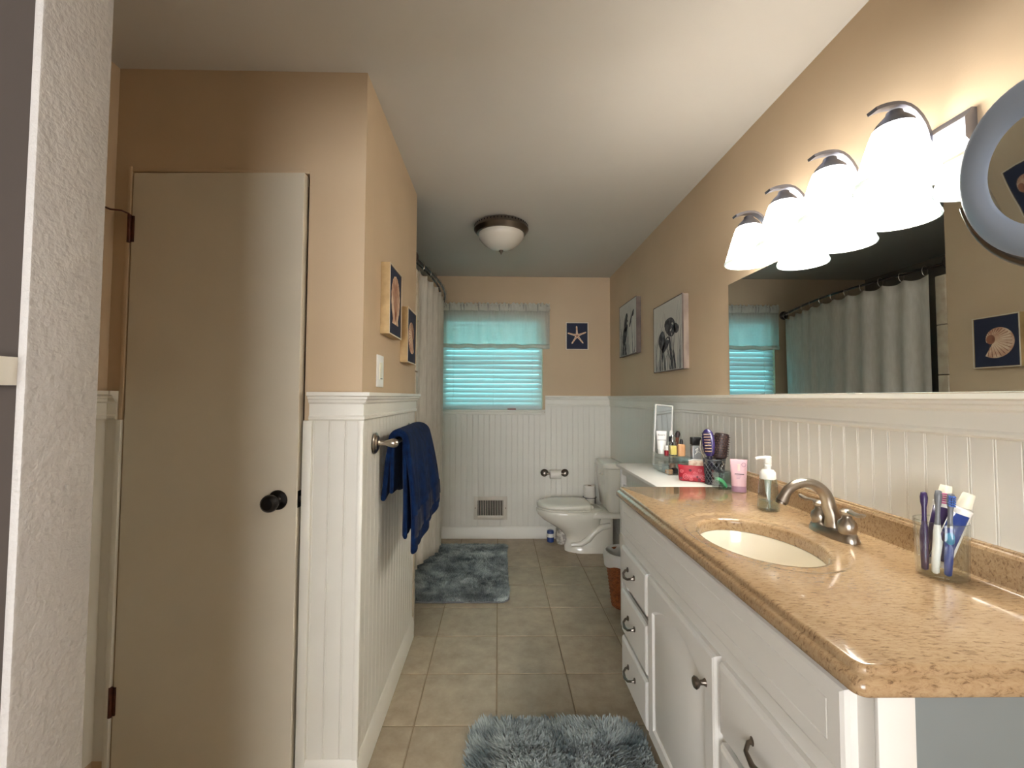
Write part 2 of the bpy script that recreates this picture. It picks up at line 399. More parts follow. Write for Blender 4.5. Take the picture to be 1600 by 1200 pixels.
# chair rail and baseboard profiles
RAIL = [(0, 1.226), (.010, 1.226), (.015, 1.231), (.015, 1.238), (.010, 1.244), (.011, 1.282), (.018, 1.288), (.020, 1.296), (.026, 1.300), (.027, 1.307), (.036, 1.311), (.036, 1.323), (0, 1.323)]
BASE = [(0, .0), (.014, .0), (.014, .082), (.010, .090), (.010, .098), (.004, .108), (0, .108)]
struct(B().sweep([(XL, Y1), (XL, YC), (-1.288, YC)], RAIL).build('trim_2', 'white_paint'), 'white chair rail beside the closet hinge')
struct(B().sweep([(-.642, YC), (XP, YC), (XP, YP)], RAIL).build('trim_3', 'white_paint'), 'white chair rail wrapping the partition corner')
struct(B().sweep([(.44, YB), (XR, YB), (XR, Y0)], RAIL).build('trim_4', 'white_paint'), 'long white chair rail under the vanity mirror')
struct(B().sweep([(-.632, YC), (XP, YC), (XP, YP)], BASE).build('baseboard_left', 'white_paint'), 'white baseboard below the towel')
struct(B().sweep([(-.66, YB), (XR, YB), (XR, 2.7)], BASE).build('baseboard_back', 'white_paint'), 'white baseboard under the window')
struct(B().sweep([(-.79, Y0+.002), (-.652, Y0+.002)], [(0, 1.322), (.022, 1.322), (.030, 1.328), (.031, 1.336), (.026, 1.342), (.037, 1.345), (.038, 1.360), (0, 1.360)]).build('trim_5', 'white_paint'), 'end of a white chair rail on the dark hall wall')
# casing boards
struct(B().box(-.662, -.632, YC-.012, YC+.02, 0, 1.226, .002).build('trim_6', 'white_paint'), 'white casing board beside the closet latch')
struct(B().box(-1.288, -1.271, YC-.012, YC+.03, 0, 1.226, .002).build('trim_7', 'white_paint'), 'narrow white casing beside the closet hinges')
struct(B().box(-1.286, -1.271, YC-.006, YC+.03, 1.226, 2.10, .002).box(-1.286, DX1, YC-.004, YC+.03, DZ1-.002, 2.094, .002).build('trim_8', 'wall_tan'), 'tan painted jamb around the closet door')

# beadboard planks: one mesh, many boards
PW = .052
def plank_mesh(z0, z1, w=PW, t=.003):
    b = B()
    # a board with a bead along one edge
    prof = [(-w/2, 0), (-w/2+.0005, t*.5), (-w/2+.002, t), (-w/2+.005, t), (-w/2+.006, t*.6), (-w/2+.007, t), (w/2-.001, t), (w/2, t*.5), (w/2, 0)]
    b.loft([[(a, -o, z0) for a, o in prof], [(a, -o, z1) for a, o in prof]])
    return b.mesh('plank', 'wainscot', sharp=20)
pl = plank_mesh(.108, 1.226)
def boards(parent, p0, p1, me=pl, w=PW):
    p0, p1 = Vector(p0), Vector(p1); d = (p1-p0); n = max(1, round(d.length/w)); sc = d.length/(n*w); w = w*sc; d.normalize()
    ang = math.atan2(d.y, d.x)
    for k in range(n):
        c = p0+d*(w*(k+.5))
        o = inst('plank', me, (c.x, c.y, 0), parent); o.rotation_euler.z = ang; o.scale.x = sc
boards(wr, (XR, YB), (XR, 1.95))
pls = plank_mesh(.99, 1.226)
boards(wr, (XR, 1.95), (XR, .62), pls)
boards(wp, (XP, YC+.012), (XP, YP))
boards(wb, (.44, YB), (XR, YB))
plw = plank_mesh(.108, 1.165)
boards(wb, (-.66, YB), (.44, YB), plw)
boards(wc, (-.632, YC), (XP, YC))
boards(wl, (XL, 1.09), (XL, YC))
boards(wc, (XL, YC), (-1.288, YC))
# corner stile and stool under the chair rail
struct(B().box(XP-.010, XP+.010, YC-.010, YC+.012, .108, 1.228, .003).build('trim_9', 'white_paint'), 'white corner bead on the partition corner')
struct(B().sweep([(XL, .9), (XL, 1.09)], [(0, .1), (.012, .1), (.012, 1.226), (0, 1.226)]).build('trim_10', 'white_paint'), 'flat white wainscot stile on the side wall')

# tiled edge at the shower
te = struct(B().box(XP-.10, XP-.012, YP, YP+.035, .0, 2.02).build('trim_11', 'grout'), 'stone tile edge trim on the shower end')
for k in range(7):
    z = .29*k
    B().box(XP-.045, XP+.006, YP+.001, YP+.06, z+.002, min(z+.288, 2.03), .004).build('tile', 'tile_trim', te)

# ------------------------------------------------------------------ window
wd = struct(B().box(WX0, WX0+.035, YB+.05, YB+.09, WZ0, WZ1).box(WX1-.035, WX1, YB+.05, YB+.09, WZ0, WZ1).box(WX0+.035, WX1-.035, YB+.05, YB+.09, WZ0, WZ0+.035).box(WX0+.035, WX1-.035, YB+.05, YB+.09, WZ1-.035, WZ1)
            .box(WX0+.035, WX1-.035, YB+.055, YB+.085, 1.62, 1.655).build('window_1', 'white_paint'), 'white framed window behind the blinds')
B().box(WX0+.035, WX1-.035, YB+.066, YB+.070, WZ0+.035, 1.62).build('pane', 'pane', wd)
B().box(WX0+.035, WX1-.035, YB+.066, YB+.070, 1.655, WZ1-.035).build('pane', 'pane', wd)
struct(B().box(WX0-.04, .44, YB-.018, YB+.05, 1.170, 1.190, .003).box(WX0-.03, .43, YB-.012, YB-.001, 1.145, 1.170, .003).build('trim_12', 'white_paint'), 'white window sill and apron')
# blinds
bl = T('window_blind', 'white slatted blind lit teal behind the valance', 'blind', (-.06, YB+.02, WZ0+.005))
B().box(WX0+.006, WX1-.006, YB+.002, YB+.046, WZ1-.05, WZ1-.005, .003).build('headrail', 'slat_white', bl)
B().box(WX0+.008, WX1-.008, YB+.006, YB+.036, WZ0+.003, WZ0+.024, .003).build('bottom_rail', 'slat_white', bl)
sl = bmesh.new()
def slat_mesh():
    b = B(); w = .05; rings = []
    for xx in (WX0+.008+.06, -.06+.06, WX1-.008+.06):
        r_ = []
        for k in range(7):
            u = (k/6-.5)*w; r_.append((xx, u, .003*(1-(2*u/w)**2)))
        for k in range(6, -1, -1):
            u = (k/6-.5)*w; r_.append((xx, u, .003*(1-(2*u/w)**2)-.0025))
        rings.append(r_)
    return b.loft(rings).mesh('slat', 'slat_white')
sm = slat_mesh(); sl.free()
k = 0; z = WZ0+.045
while z < WZ1-.06:
    o = inst('slat', sm, (-.06, YB+.022, z), bl)
    o.rotation_euler.x = math.radians(61 + random.uniform(-4, 4)); o.rotation_euler.y = random.uniform(-.004, .004)
    z += .0445; k += 1
for xx in (WX0+.10, -.05, WX1-.10):
    B().tube([(xx, YB-.004, WZ0+.02), (xx, YB-.004, WZ1-.03)], .0012, 6).build('ladder_cord', 'slat_white', bl)
B().tube([(WX0+.11, YB-.008, WZ0+.12), (WX0+.108, YB-.008, WZ1-.06)], .003, 8).build('tilt_wand', 'clear_glass', bl)
# valance
va = T('window_valance', 'sheer white gathered valance over the window blind', 'valance', (-.06, YB-.04, 1.75))
b = B(); nx, nz = 150, 22; vv = []; ff = []
VX0, VX1, VZ0, VZ1 = -.545, .475, 1.765, 2.18
for i in range(nx+1):
    u = i/nx; xx = VX0+(VX1-VX0)*u
    for j in range(nz+1):
        w = j/nz; zz = VZ0+(VZ1-VZ0)*w
        amp = .009*(1-.45*w)
        yy = YB-.040-amp*math.sin(u*2*PI*9+1.2*math.sin(u*13)+w*.6)-.005*math.sin(u*2*PI*37+w*2)*(w**2)
        if w > .84: yy += .010*math.sin((w-.84)/.16*PI)*-1
        if j == 0: zz += .002*math.sin(u*2*PI*5)+.002*math.sin(u*31)
        if j == nz: zz += .006*math.sin(u*2*PI*26)+.005*math.sin(u*77)
        vv.append((xx, yy, zz))
for i in range(nx):
    for j in range(nz): a = i*(nz+1)+j; ff.append((a, a+nz+1, a+nz+2, a+1))
b.add(vv, ff); solid(b.build('valance_cloth', 'sheer_cloth', va, 80), .0006)
b = B(); vv = []; ff = []
for i in range(nx+1):
    u = i/nx; xx = VX0+(VX1-VX0)*u
    yy = YB-.042-.009*math.sin(u*2*PI*9+1.2*math.sin(u*13))
    dz = .002*math.sin(u*2*PI*5)+.002*math.sin(u*31)
    for zz, oy in ((VZ0-.003, 0), (VZ0+.012, -.004), (VZ0+.035, 0)): vv.append((xx, yy+oy-.002, zz+dz))
for i in range(nx):
    for j in range(2): a = i*3+j; ff.append((a, a+3, a+4, a+1))
b.add(vv, ff); solid(b.build('hem', 'valance_cloth', va, 80), .003)
b = B(); vv = []; ff = []
for i in range(nx*2+1):
    u = i/nx/2; xx = VX0+(VX1-VX0)*u
    for k_ in range(7):
        w = k_/6; yy = YB-.046-.007*math.sin(u*2*PI*9+1.2*math.sin(u*13))-.008*math.sin(w*PI)*(1 if w < .6 else .5)-.005*math.sin(u*2*PI*31+w*2)*w
        vv.append((xx, yy, VZ1-.066+.072*w+(.006*math.sin(u*2*PI*26)+.004*math.sin(u*77) if k_ == 6 else 0)))
for i in range(nx*2):
    for j in range(6): a = i*7+j; ff.append((a, a+7, a+8, a+1))
b.add(vv, ff); solid(b.build('rod_pocket', 'valance_cloth', va, 80), .0015)
B().tube([(VX0-.01, YB-.034, 2.145), (VX1+.005, YB-.034, 2.145)], .006, 8).tube([(VX1+.004, YB-.034, 2.145), (VX1+.004, YB-.001, 2.145)], .005, 8).build('curtain_rod', 'plastic_white', va)
tag(B().box(.085, .165, YB-.012, YB+.004, 1.190, 1.200, .002).build('sill_marker', 'red_item'), 'small red strip lying on the window sill', 'marker')

# ------------------------------------------------------------------ closet door
HING = Vector((DX0+.004, YC-.004, 0))
DM = TR(*HING) @ RZ(math.radians(-1.6))
dr = B(DM).box(0, .594, 0, .035, .035, 2.078, .0015, 1).build('door_1', 'door_paint')
struct(dr, 'plain flat closet door standing slightly ajar')
b = B(DM); b.box(-.004, .010, -.004, .002, 1.835, 1.925); b.tube([(-.003, -.006, 1.832), (-.003, -.006, 1.928)], .006, 10).build('hinge', 'hinge_brown', dr)
b = B(DM); b.box(-.004, .010, -.004, .002, .255, .345); b.tube([(-.003, -.006, .252), (-.003, -.006, .348)], .006, 10).build('hinge', 'hinge_brown', dr)
b = B(DM); b.tube([(-.003, -.008, 1.930), (-.010, -.03, 1.932), (-.035, -.045, 1.930), (-.05, -.05, 1.936)], .003, 8).build('door_stop', 'hinge_brown', dr)
KX, KZ = .532, .962
kn = B(DM).lathe([(.0, -.001), (.031, -.001), (.033, -.004), (.031, -.008), (.016, -.011), (.012, -.016), (.011, -.030), (.017, -.036), (.026, -.044), (.0285, -.054), (.026, -.064), (.018, -.071), (.0, -.073)], (KX, 0, KZ), 'Y', 24).build('door_knob', 'bronze', dr)
B(DM).box(.5935, .5952, .006, .029, KZ-.028, KZ+.028).build('latch_plate', 'bronze', dr)
B(DM).box(.594, .603, .012, .022, KZ-.010, KZ+.010, .002).build('latch_bolt', 'bronze', dr)
# ------------------------------------------------------------------ vanity
CX0, CX1, CY0, CY1, CZ = .510, XR-.001, .632, 1.930, .925
FX = .548                                 # face of the cabinet box
va_ = T('vanity_cabinet', 'white bathroom vanity cabinet with drawers and an arched door', 'cabinet', (.80, 1.28, 0))
VY0, VY1 = .652, 1.915
b = B()
b.box(FX, 1.050, VY0, VY0+.018, .11, .880).box(FX, 1.050, VY1-.018, VY1, .11, .880)
b.box(1.035, 1.050, VY0+.018, VY1-.018, .11, .880).box(FX, 1.035, VY0+.018, VY1-.018, .11, .128)
b.box(FX, FX+.02, VY0+.018, VY1-.018, .672, .735).box(FX, FX+.02, VY0+.018, VY1-.018, .845, .880)
for y0, y1 in ((1.570, 1.605), (1.065, 1.105), (VY0+.018, VY0+.045), (VY1-.03, VY1-.018)):
    b.box(FX, FX+.02, y0, y1, .128, .672)
b.box(FX, FX+.02, VY0+.018, VY0+.045, .735, .845).box(FX, FX+.02, VY1-.03, VY1-.018, .735, .845)
b.box(FX+.02, FX+.03, VY0+.02, VY1-.02, .13, .86)
b.build('body', 'cabinet_white', va_)
B().box(FX+.075, 1.045, VY0+.006, VY1-.006, 0, .11).build('toe_kick', 'cabinet_white', va_)
B().box(FX+.055, 1.050, VY0-.006, VY0-.0002, .11, .881, .001).build('end_panel', 'end_grey', va_)['label'] = 'grey laminate end panel'
B().box(FX-.0005, FX+.055, VY0-.008, VY0-.0002, .11, .881, .002).build('corner_stile', 'cabinet_white', va_)
def ring(y0, y1, z0, z1, ins, x, arch=0, n=14):
    a, c, d, e = y0+ins, y1-ins, z0+ins, z1-ins
    p = [(x, a, d), (x, c, d)]
    for k in range(n+1):
        t = k/n; yy = c+(a-c)*t
        p.append((x, yy, e-arch*(abs(2*t-1)**2.2)))
    return p
def panel(name, y0, y1, z0, z1, style, parent):
    th = .020; b = B(); x = FX
    R = [ring(y0, y1, z0, z1, 0, x), ring(y0, y1, z0, z1, 0, x-th*.55), ring(y0, y1, z0, z1, .004, x-th*.85), ring(y0, y1, z0, z1, .010, x-th)]
    if style == 'flat':
        pass
    elif style == 'line':
        R += [ring(y0, y1, z0, z1, .036, x-th), ring(y0, y1, z0, z1, .0375, x-th+.002), ring(y0, y1, z0, z1, .039, x-th)]
    elif style == 'raised':
        R += [ring(y0, y1, z0, z1, .012, x-th), ring(y0, y1, z0, z1, .036, x-th-.004)]
    elif style == 'arch':
        R += [ring(y0, y1, z0, z1, .050, x-th, .055), ring(y0, y1, z0, z1, .055, x-th+.007, .055), ring(y0, y1, z0, z1, .062, x-th+.007, .055), ring(y0, y1, z0, z1, .088, x-th-.001, .05)]
    return b.loft(R).build(name, 'cabinet_white', parent, 20)
def pull(parent, y, z):
    x = FX-.020; b = B(); w = .042
    b.tube([(x+.002, y-w, z+.004), (x-.012, y-w*1.0, z+.002), (x-.024, y-w*.7, z-.005), (x-.028, y, z-.010), (x-.024, y+w*.7, z-.005), (x-.012, y+w*1.0, z+.002), (x+.002, y+w, z+.004)],
           [.0065, .0045, .0045, .0060, .0045, .0045, .0065], 10)
    b.sphere((x-.002, y-w, z+.005), .009, 12, .5, 1, 1.2).sphere((x-.002, y+w, z+.005), .009, 12, .5, 1, 1.2)
    return b.build('pull', 'nickel_dark', parent)
panel('false_front', VY0+.030, VY1-.012, .728, .868, 'line', va_)
ZD = [(.530, .680), (.325, .500), (.135, .305)]
for z0, z1 in ZD:
    d = panel('drawer', 1.595, VY1-.006, z0, z1, 'flat', va_); pull(d, 1.765, (z0+z1)/2+.004)
d = panel('door', 1.095, 1.580, .135, .680, 'arch', va_)
B().lathe([(0, FX-.019), (.010, FX-.020), (.0065, FX-.026), (.006, FX-.034), (.013, FX-.040), (.0155, FX-.046), (.012, FX-.050), (0, FX-.052)], (0, 1.140, .590), 'X', 18).build('knob', 'nickel_dark', d)
for z0, z1 in ((.515, .680), (.325, .492), (.135, .305)):
    d = panel('drawer', VY0+.030, 1.075, z0, z1, 'raised', va_); pull(d, .885, (z0+z1)/2+.004)

# counter top with an oval cut-out
ct = T('vanity_countertop', 'polished tan stone countertop with ogee edge and backsplash', 'countertop', (.78, 1.28, .880))
SX, SY, EA, EB = .722, 1.235, .140, .200      # sink centre, half axes in x and y
def rrect(i, z, r=.016, ns=26, nc=6):
    x0, x1, y0, y1 = CX0+i, CX1, CY0+i, CY1-i
    p = []
    def side(a, c):
        for k in range(ns): t = k/ns; p.append((a[0]+(c[0]-a[0])*t, a[1]+(c[1]-a[1])*t, z))
    def arc(cx, cy, a0):
        for k in range(nc): a = a0+PI/2*k/nc; p.append((cx+r*math.cos(a), cy+r*math.sin(a), z))
    side((x0+r, y0), (x1, y0)); side((x1, y0), (x1, y1)); side((x1, y1), (x0+r, y1)); arc(x0+r, y1-r, PI/2)
    side((x0, y1-r), (x0, y0+r)); arc(x0+r, y0+r, PI)
    return p
base = rrect(0, 0)
angs = [math.atan2((p[1]-SY)/EB, (p[0]-SX)/EA) for p in base]
def ell(s, z): return [(SX+EA*s*math.cos(a), SY+EB*s*math.sin(a), z) for a in angs]
rings = [ell(1.0, .884), rrect(.006, .884), rrect(.001, .888), rrect(0, .896), rrect(.001, .904), rrect(.005, .910), rrect(.010, .912), rrect(.0115, .914), rrect(.012, .919), rrect(.0145, .9235), rrect(.019, CZ),
         ell(1.30, CZ), ell(1.27, CZ-.001), ell(1.235, CZ-.004), ell(1.20, CZ-.005), ell(1.08, CZ-.005), ell(1.03, CZ-.006), ell(1.005, CZ-.011), ell(1.0, CZ-.018), ell(1.0, .884)]
B().loft(rings, False, False).build('slab', 'counter_stone', ct, 50)
B().sweep([(XR-.001, CY1-.002), (XR-.001, CY0+.004)], [(0, CZ), (.024, CZ), (.020, CZ+.004), (.019, CZ+.010), (.019, CZ+.064), (.016, CZ+.070), (.011, CZ+.072), (.010, CZ+.076), (0, CZ+.078)]).build('backsplash', 'counter_stone', ct, 25)
sk = T('sink_basin', 'oval ivory undermount sink basin set in the tan counter', 'sink', (SX, SY, .745))
prof = [(1.035, .8825), (1.0, .8825), (.985, .870), (.95, .842), (.88, .810), (.76, .780), (.58, .762), (.36, .753), (.14, .750)]
n = 56
def er(s, z): return [(SX+EA*s*math.cos(2*PI*k/n), SY+EB*s*math.sin(2*PI*k/n), z) for k in range(n)]
out = [(1.06, .8825), (1.06, .862), (1.0, .835), (.92, .800), (.80, .770), (.60, .752), (.36, .745), (.14, .742)]
B().loft([er(s, z) for s, z in reversed(prof)]+[er(s, z) for s, z in out], False, False).build('bowl', 'basin', sk, 60)
B().lathe([(.0, .752), (.030, .752), (.031, .755), (.026, .757), (.018, .754), (0, .753)], (SX, SY, 0), 'Z', 24).build('drain', 'nickel', sk)
om = TR(SX-.06, SY+EB*.865, .850) @ Matrix.Rotation(math.radians(68), 4, 'X')
B(om).lathe([(0, .001), (.0075, .001), (.0075, .0035), (0, .0035)], (0, 0, 0), 'Z', 16).build('overflow_hole', 'dark_hole', sk)

# faucet
fc = T('sink_faucet', 'brushed nickel two-handle faucet with arched spout behind the sink', 'faucet', (.945, 1.245, CZ))
fx, fy = .945, 1.245
def oval(a, c, z, n=32, p=2.6):
    o = []
    for k in range(n):
        t = 2*PI*k/n; ct_, st = math.cos(t), math.sin(t)
        o.append((fx+a*math.copysign(abs(ct_)**(2/p), ct_), fy+c*math.copysign(abs(st)**(2/p), st), z))
    return o
B().loft([oval(.030, .082, CZ+.0005), oval(.030, .082, CZ+.006), oval(.027, .078, CZ+.018), oval(.022, .072, CZ+.024), oval(.014, .06, CZ+.026)]).build('base', 'nickel', fc)
sp = []
for k in range(19):
    a = k/18
    ang = math.radians(-8 + 158*a)
    sp.append((fx-.012-.062+.062*math.cos(ang)-.006*a, fy, CZ+.085+.062*math.sin(ang)))
sp = [(fx+.002, fy, CZ+.02), (fx+.001, fy, CZ+.05)] + sp[1:] + [(sp[-1][0]-.012, fy, sp[-1][2]-.022)]
rr = [.024, .020]+[.0175-.0045*min(1, k/10) for k in range(18)]+[.016]
B().tube(sp, rr, 16).build('spout', 'nickel', fc, 60)
e_ = Vector(sp[-1]); B().tube([e_, e_+Vector((-.002, 0, -.006))], [.0145, .0135], 16).build('aerator', 'nickel_dark', fc)
for s in (-1, 1):
    hy = fy+s*.051
    h = B().lathe([(.020, CZ+.02), (.022, CZ+.030), (.0235, CZ+.040), (.021, CZ+.052), (.013, CZ+.060), (.011, CZ+.068), (.016, CZ+.072), (.017, CZ+.080), (.010, CZ+.086), (0, CZ+.087)], (fx, hy, 0), 'Z', 20).build('handle', 'nickel', fc)
    B().tube([(fx, hy, CZ+.078), (fx-.004, hy+s*.020, CZ+.082), (fx-.008, hy+s*.045, CZ+.080), (fx-.010, hy+s*.062, CZ+.084), (fx-.011, hy+s*.070, CZ+.088)], [.010, .008, .0095, .009, .005], 12, flat=(1, .6)).build('lever', 'nickel', h)

# ------------------------------------------------------------------ vanity mirror and light
MX = XR-.006
vm = T('vanity_mirror', 'large frameless wall mirror resting on the chair rail', 'mirror', (MX, 1.32, 1.325))
B().box(MX, XR-.0005, .64, 1.988, 1.325, 1.828, .0012, 1).build('glass', 'mirror', vm)
for yy in (1.74, 1.30, .80):
    B().box(MX-.003, XR-.0005, yy-.012, yy+.012, 1.3232, 1.332, .001).build('clip', 'clear_glass', vm)
lf = T('vanity_light', 'four-light nickel vanity fixture glowing above the wall mirror', 'light fixture', (XR-.03, 1.325, 1.86))
B().sweep([(XR-.0005, 1.715), (XR-.0005, .935)], [(0, 1.868), (.012, 1.868), (.018, 1.880), (.028, 1.890), (.028, 1.935), (.018, 1.945), (.012, 1.957), (0, 1.957)]).build('backplate', 'lamp_metal', lf, 20)
LXc = .947
for yy in (1.638, 1.432, 1.226, 1.020):
    # arm: flat strip rising from the plate and sweeping over the socket
    pts = []
    for k in range(13):
        a = k/12
        th_ = min(1, a/.62)*PI/2
        if a < .62: pts.append((XR-.026-.074*(1-math.cos(th_)), yy, 1.900+.114*math.sin(th_)))
        else: pts.append((XR-.100-.062*(a-.62)/.38, yy, 2.014-.016*((a-.62)/.38)**2))
    ar = B()
    rings_ = []
    for k, p in enumerate(pts):
        q = Vector(pts[min(k+1, 12)])-Vector(pts[max(k-1, 0)]); q.normalize(); nn = Vector((-q.z, 0, q.x))
        w = .011+.003*(k/12); P_ = Vector(p)
        rings_.append([P_+nn*.004+Vector((0, w, 0)), P_+nn*.004-Vector((0, w, 0)), P_-nn*.004-Vector((0, w, 0)), P_-nn*.004+Vector((0, w, 0))])
    ar.loft(rings_).build('arm', 'lamp_metal', lf, 30)
    B().lathe([(.013, 2.000), (.016, 1.998), (.018, 1.990), (.030, 1.978), (.038, 1.968), (.040, 1.960), (.036, 1.958)], (LXc, yy, 0), 'Z', 24).build('socket_cup', 'lamp_metal', lf)
    sh = B()
    o_ = [(.036, 1.962), (.044, 1.956), (.050, 1.940), (.061, 1.905), (.072, 1.866), (.080, 1.838), (.0825, 1.830)]
    i_ = [(.0795, 1.830), (.077, 1.838), (.069, 1.866), (.058, 1.905), (.047, 1.940), (.041, 1.953)]
    s_ = sh.lathe(o_+i_, (LXc, yy, 0), 'Z', 32, True, False).build('lamp_shade', 'lit_shade', lf, 60)
    B().lathe([(.0795, 1.830), (.0845, 1.829), (.086, 1.823), (.0845, 1.818), (.081, 1.818), (.0795, 1.824), (.0795, 1.830)], (LXc, yy, 0), 'Z', 32, False, False).build('glass_rim', 'lit_rim', s_, 60)
    B().sphere((LXc, yy, 1.885), .026, 14).build('bulb', 'lit_bulb', s_)

# round magnifying mirror on a wall arm at the near end of the vanity
RMc = Vector((.775, .600, 1.640)); RMn = Vector((-.967, .133, -.216)).normalized()
rot = RMn.to_track_quat('Z', 'Y').to_matrix().to_4x4(); RM = Matrix.Translation(RMc) @ rot
rm = T('magnifying_mirror', 'round magnifying mirror, blue-grey reflection painted on its ring, on an arm at the picture edge', 'mirror', tuple(RMc))
B(RM).lathe([(.080, .004), (.084, .007), (.120, .009), (.128, .005), (.130, -.004), (.126, -.012), (.06, -.016), (0, -.016)], (0, 0, 0), 'Z', 64, False, True).build('frame', 'mirror_ring', rm, 40)
B(RM).lathe([(0, .0048), (.04, .0047), (.06, .0045), (.0805, .0042)], (0, 0, 0), 'Z', 64, False, False).build('glass', 'mirror_hand', rm, 60)
upv = Vector((0, 0, 1)); side = RMn.cross(upv).normalized(); dn = side.cross(RMn).normalized()
if dn.z > 0: dn = -dn
yk = [RMc-RMn*.012+side*math.cos(a)*.143+dn*math.sin(a)*.143 for a in [PI*k/28 for k in range(29)]]
B().tube(yk, .007, 10).build('yoke', 'nickel_dark', rm, 60)
bt = yk[14]
B().tube([bt, bt+Vector((.02, 0, -.03)), Vector((.93, .58, 1.455)), Vector((1.02, .60, 1.455)), Vector((XR-.004, .60, 1.455))], .007, 10).lathe([(.0, XR-.012), (.035, XR-.012), (.035, XR-.0005), (0, XR-.0005)], (0, .60, 1.455), 'X', 24).build('wall_arm', 'nickel_dark', rm)

# ------------------------------------------------------------------ pictures
def frame_pic(name, label, cx, cy, cz, w, h, dep, facing, group=None):
    """facing: 'x+' partition wall, 'y-' back wall, 'x-' right wall. returns root and a mapper (u,v,d)->world"""
    if facing == 'x+': mp_ = lambda u, v, d: (cx+d, cy+u, cz+v)
    elif facing == 'y-': mp_ = lambda u, v, d: (cx+u, cy-d, cz+v)
    else: mp_ = lambda u, v, d: (cx-d, cy-u, cz+v)
    return T(name, label, 'picture', mp_(0, -h/2, 0), group), mp_
def mbox(mp_, u0, u1, v0, v1, d0, d1, bev=0):
    p, q = mp_(u0, v0, d0), mp_(u1, v1, d1)
    return B().box(p[0], q[0], p[1], q[1], p[2], q[2], bev)
def flatpoly(b, mp_, pts, d0, d1):
    return b.loft([[mp_(u, v, d0) for u, v in pts], [mp_(u, v, d1) for u, v in pts]])
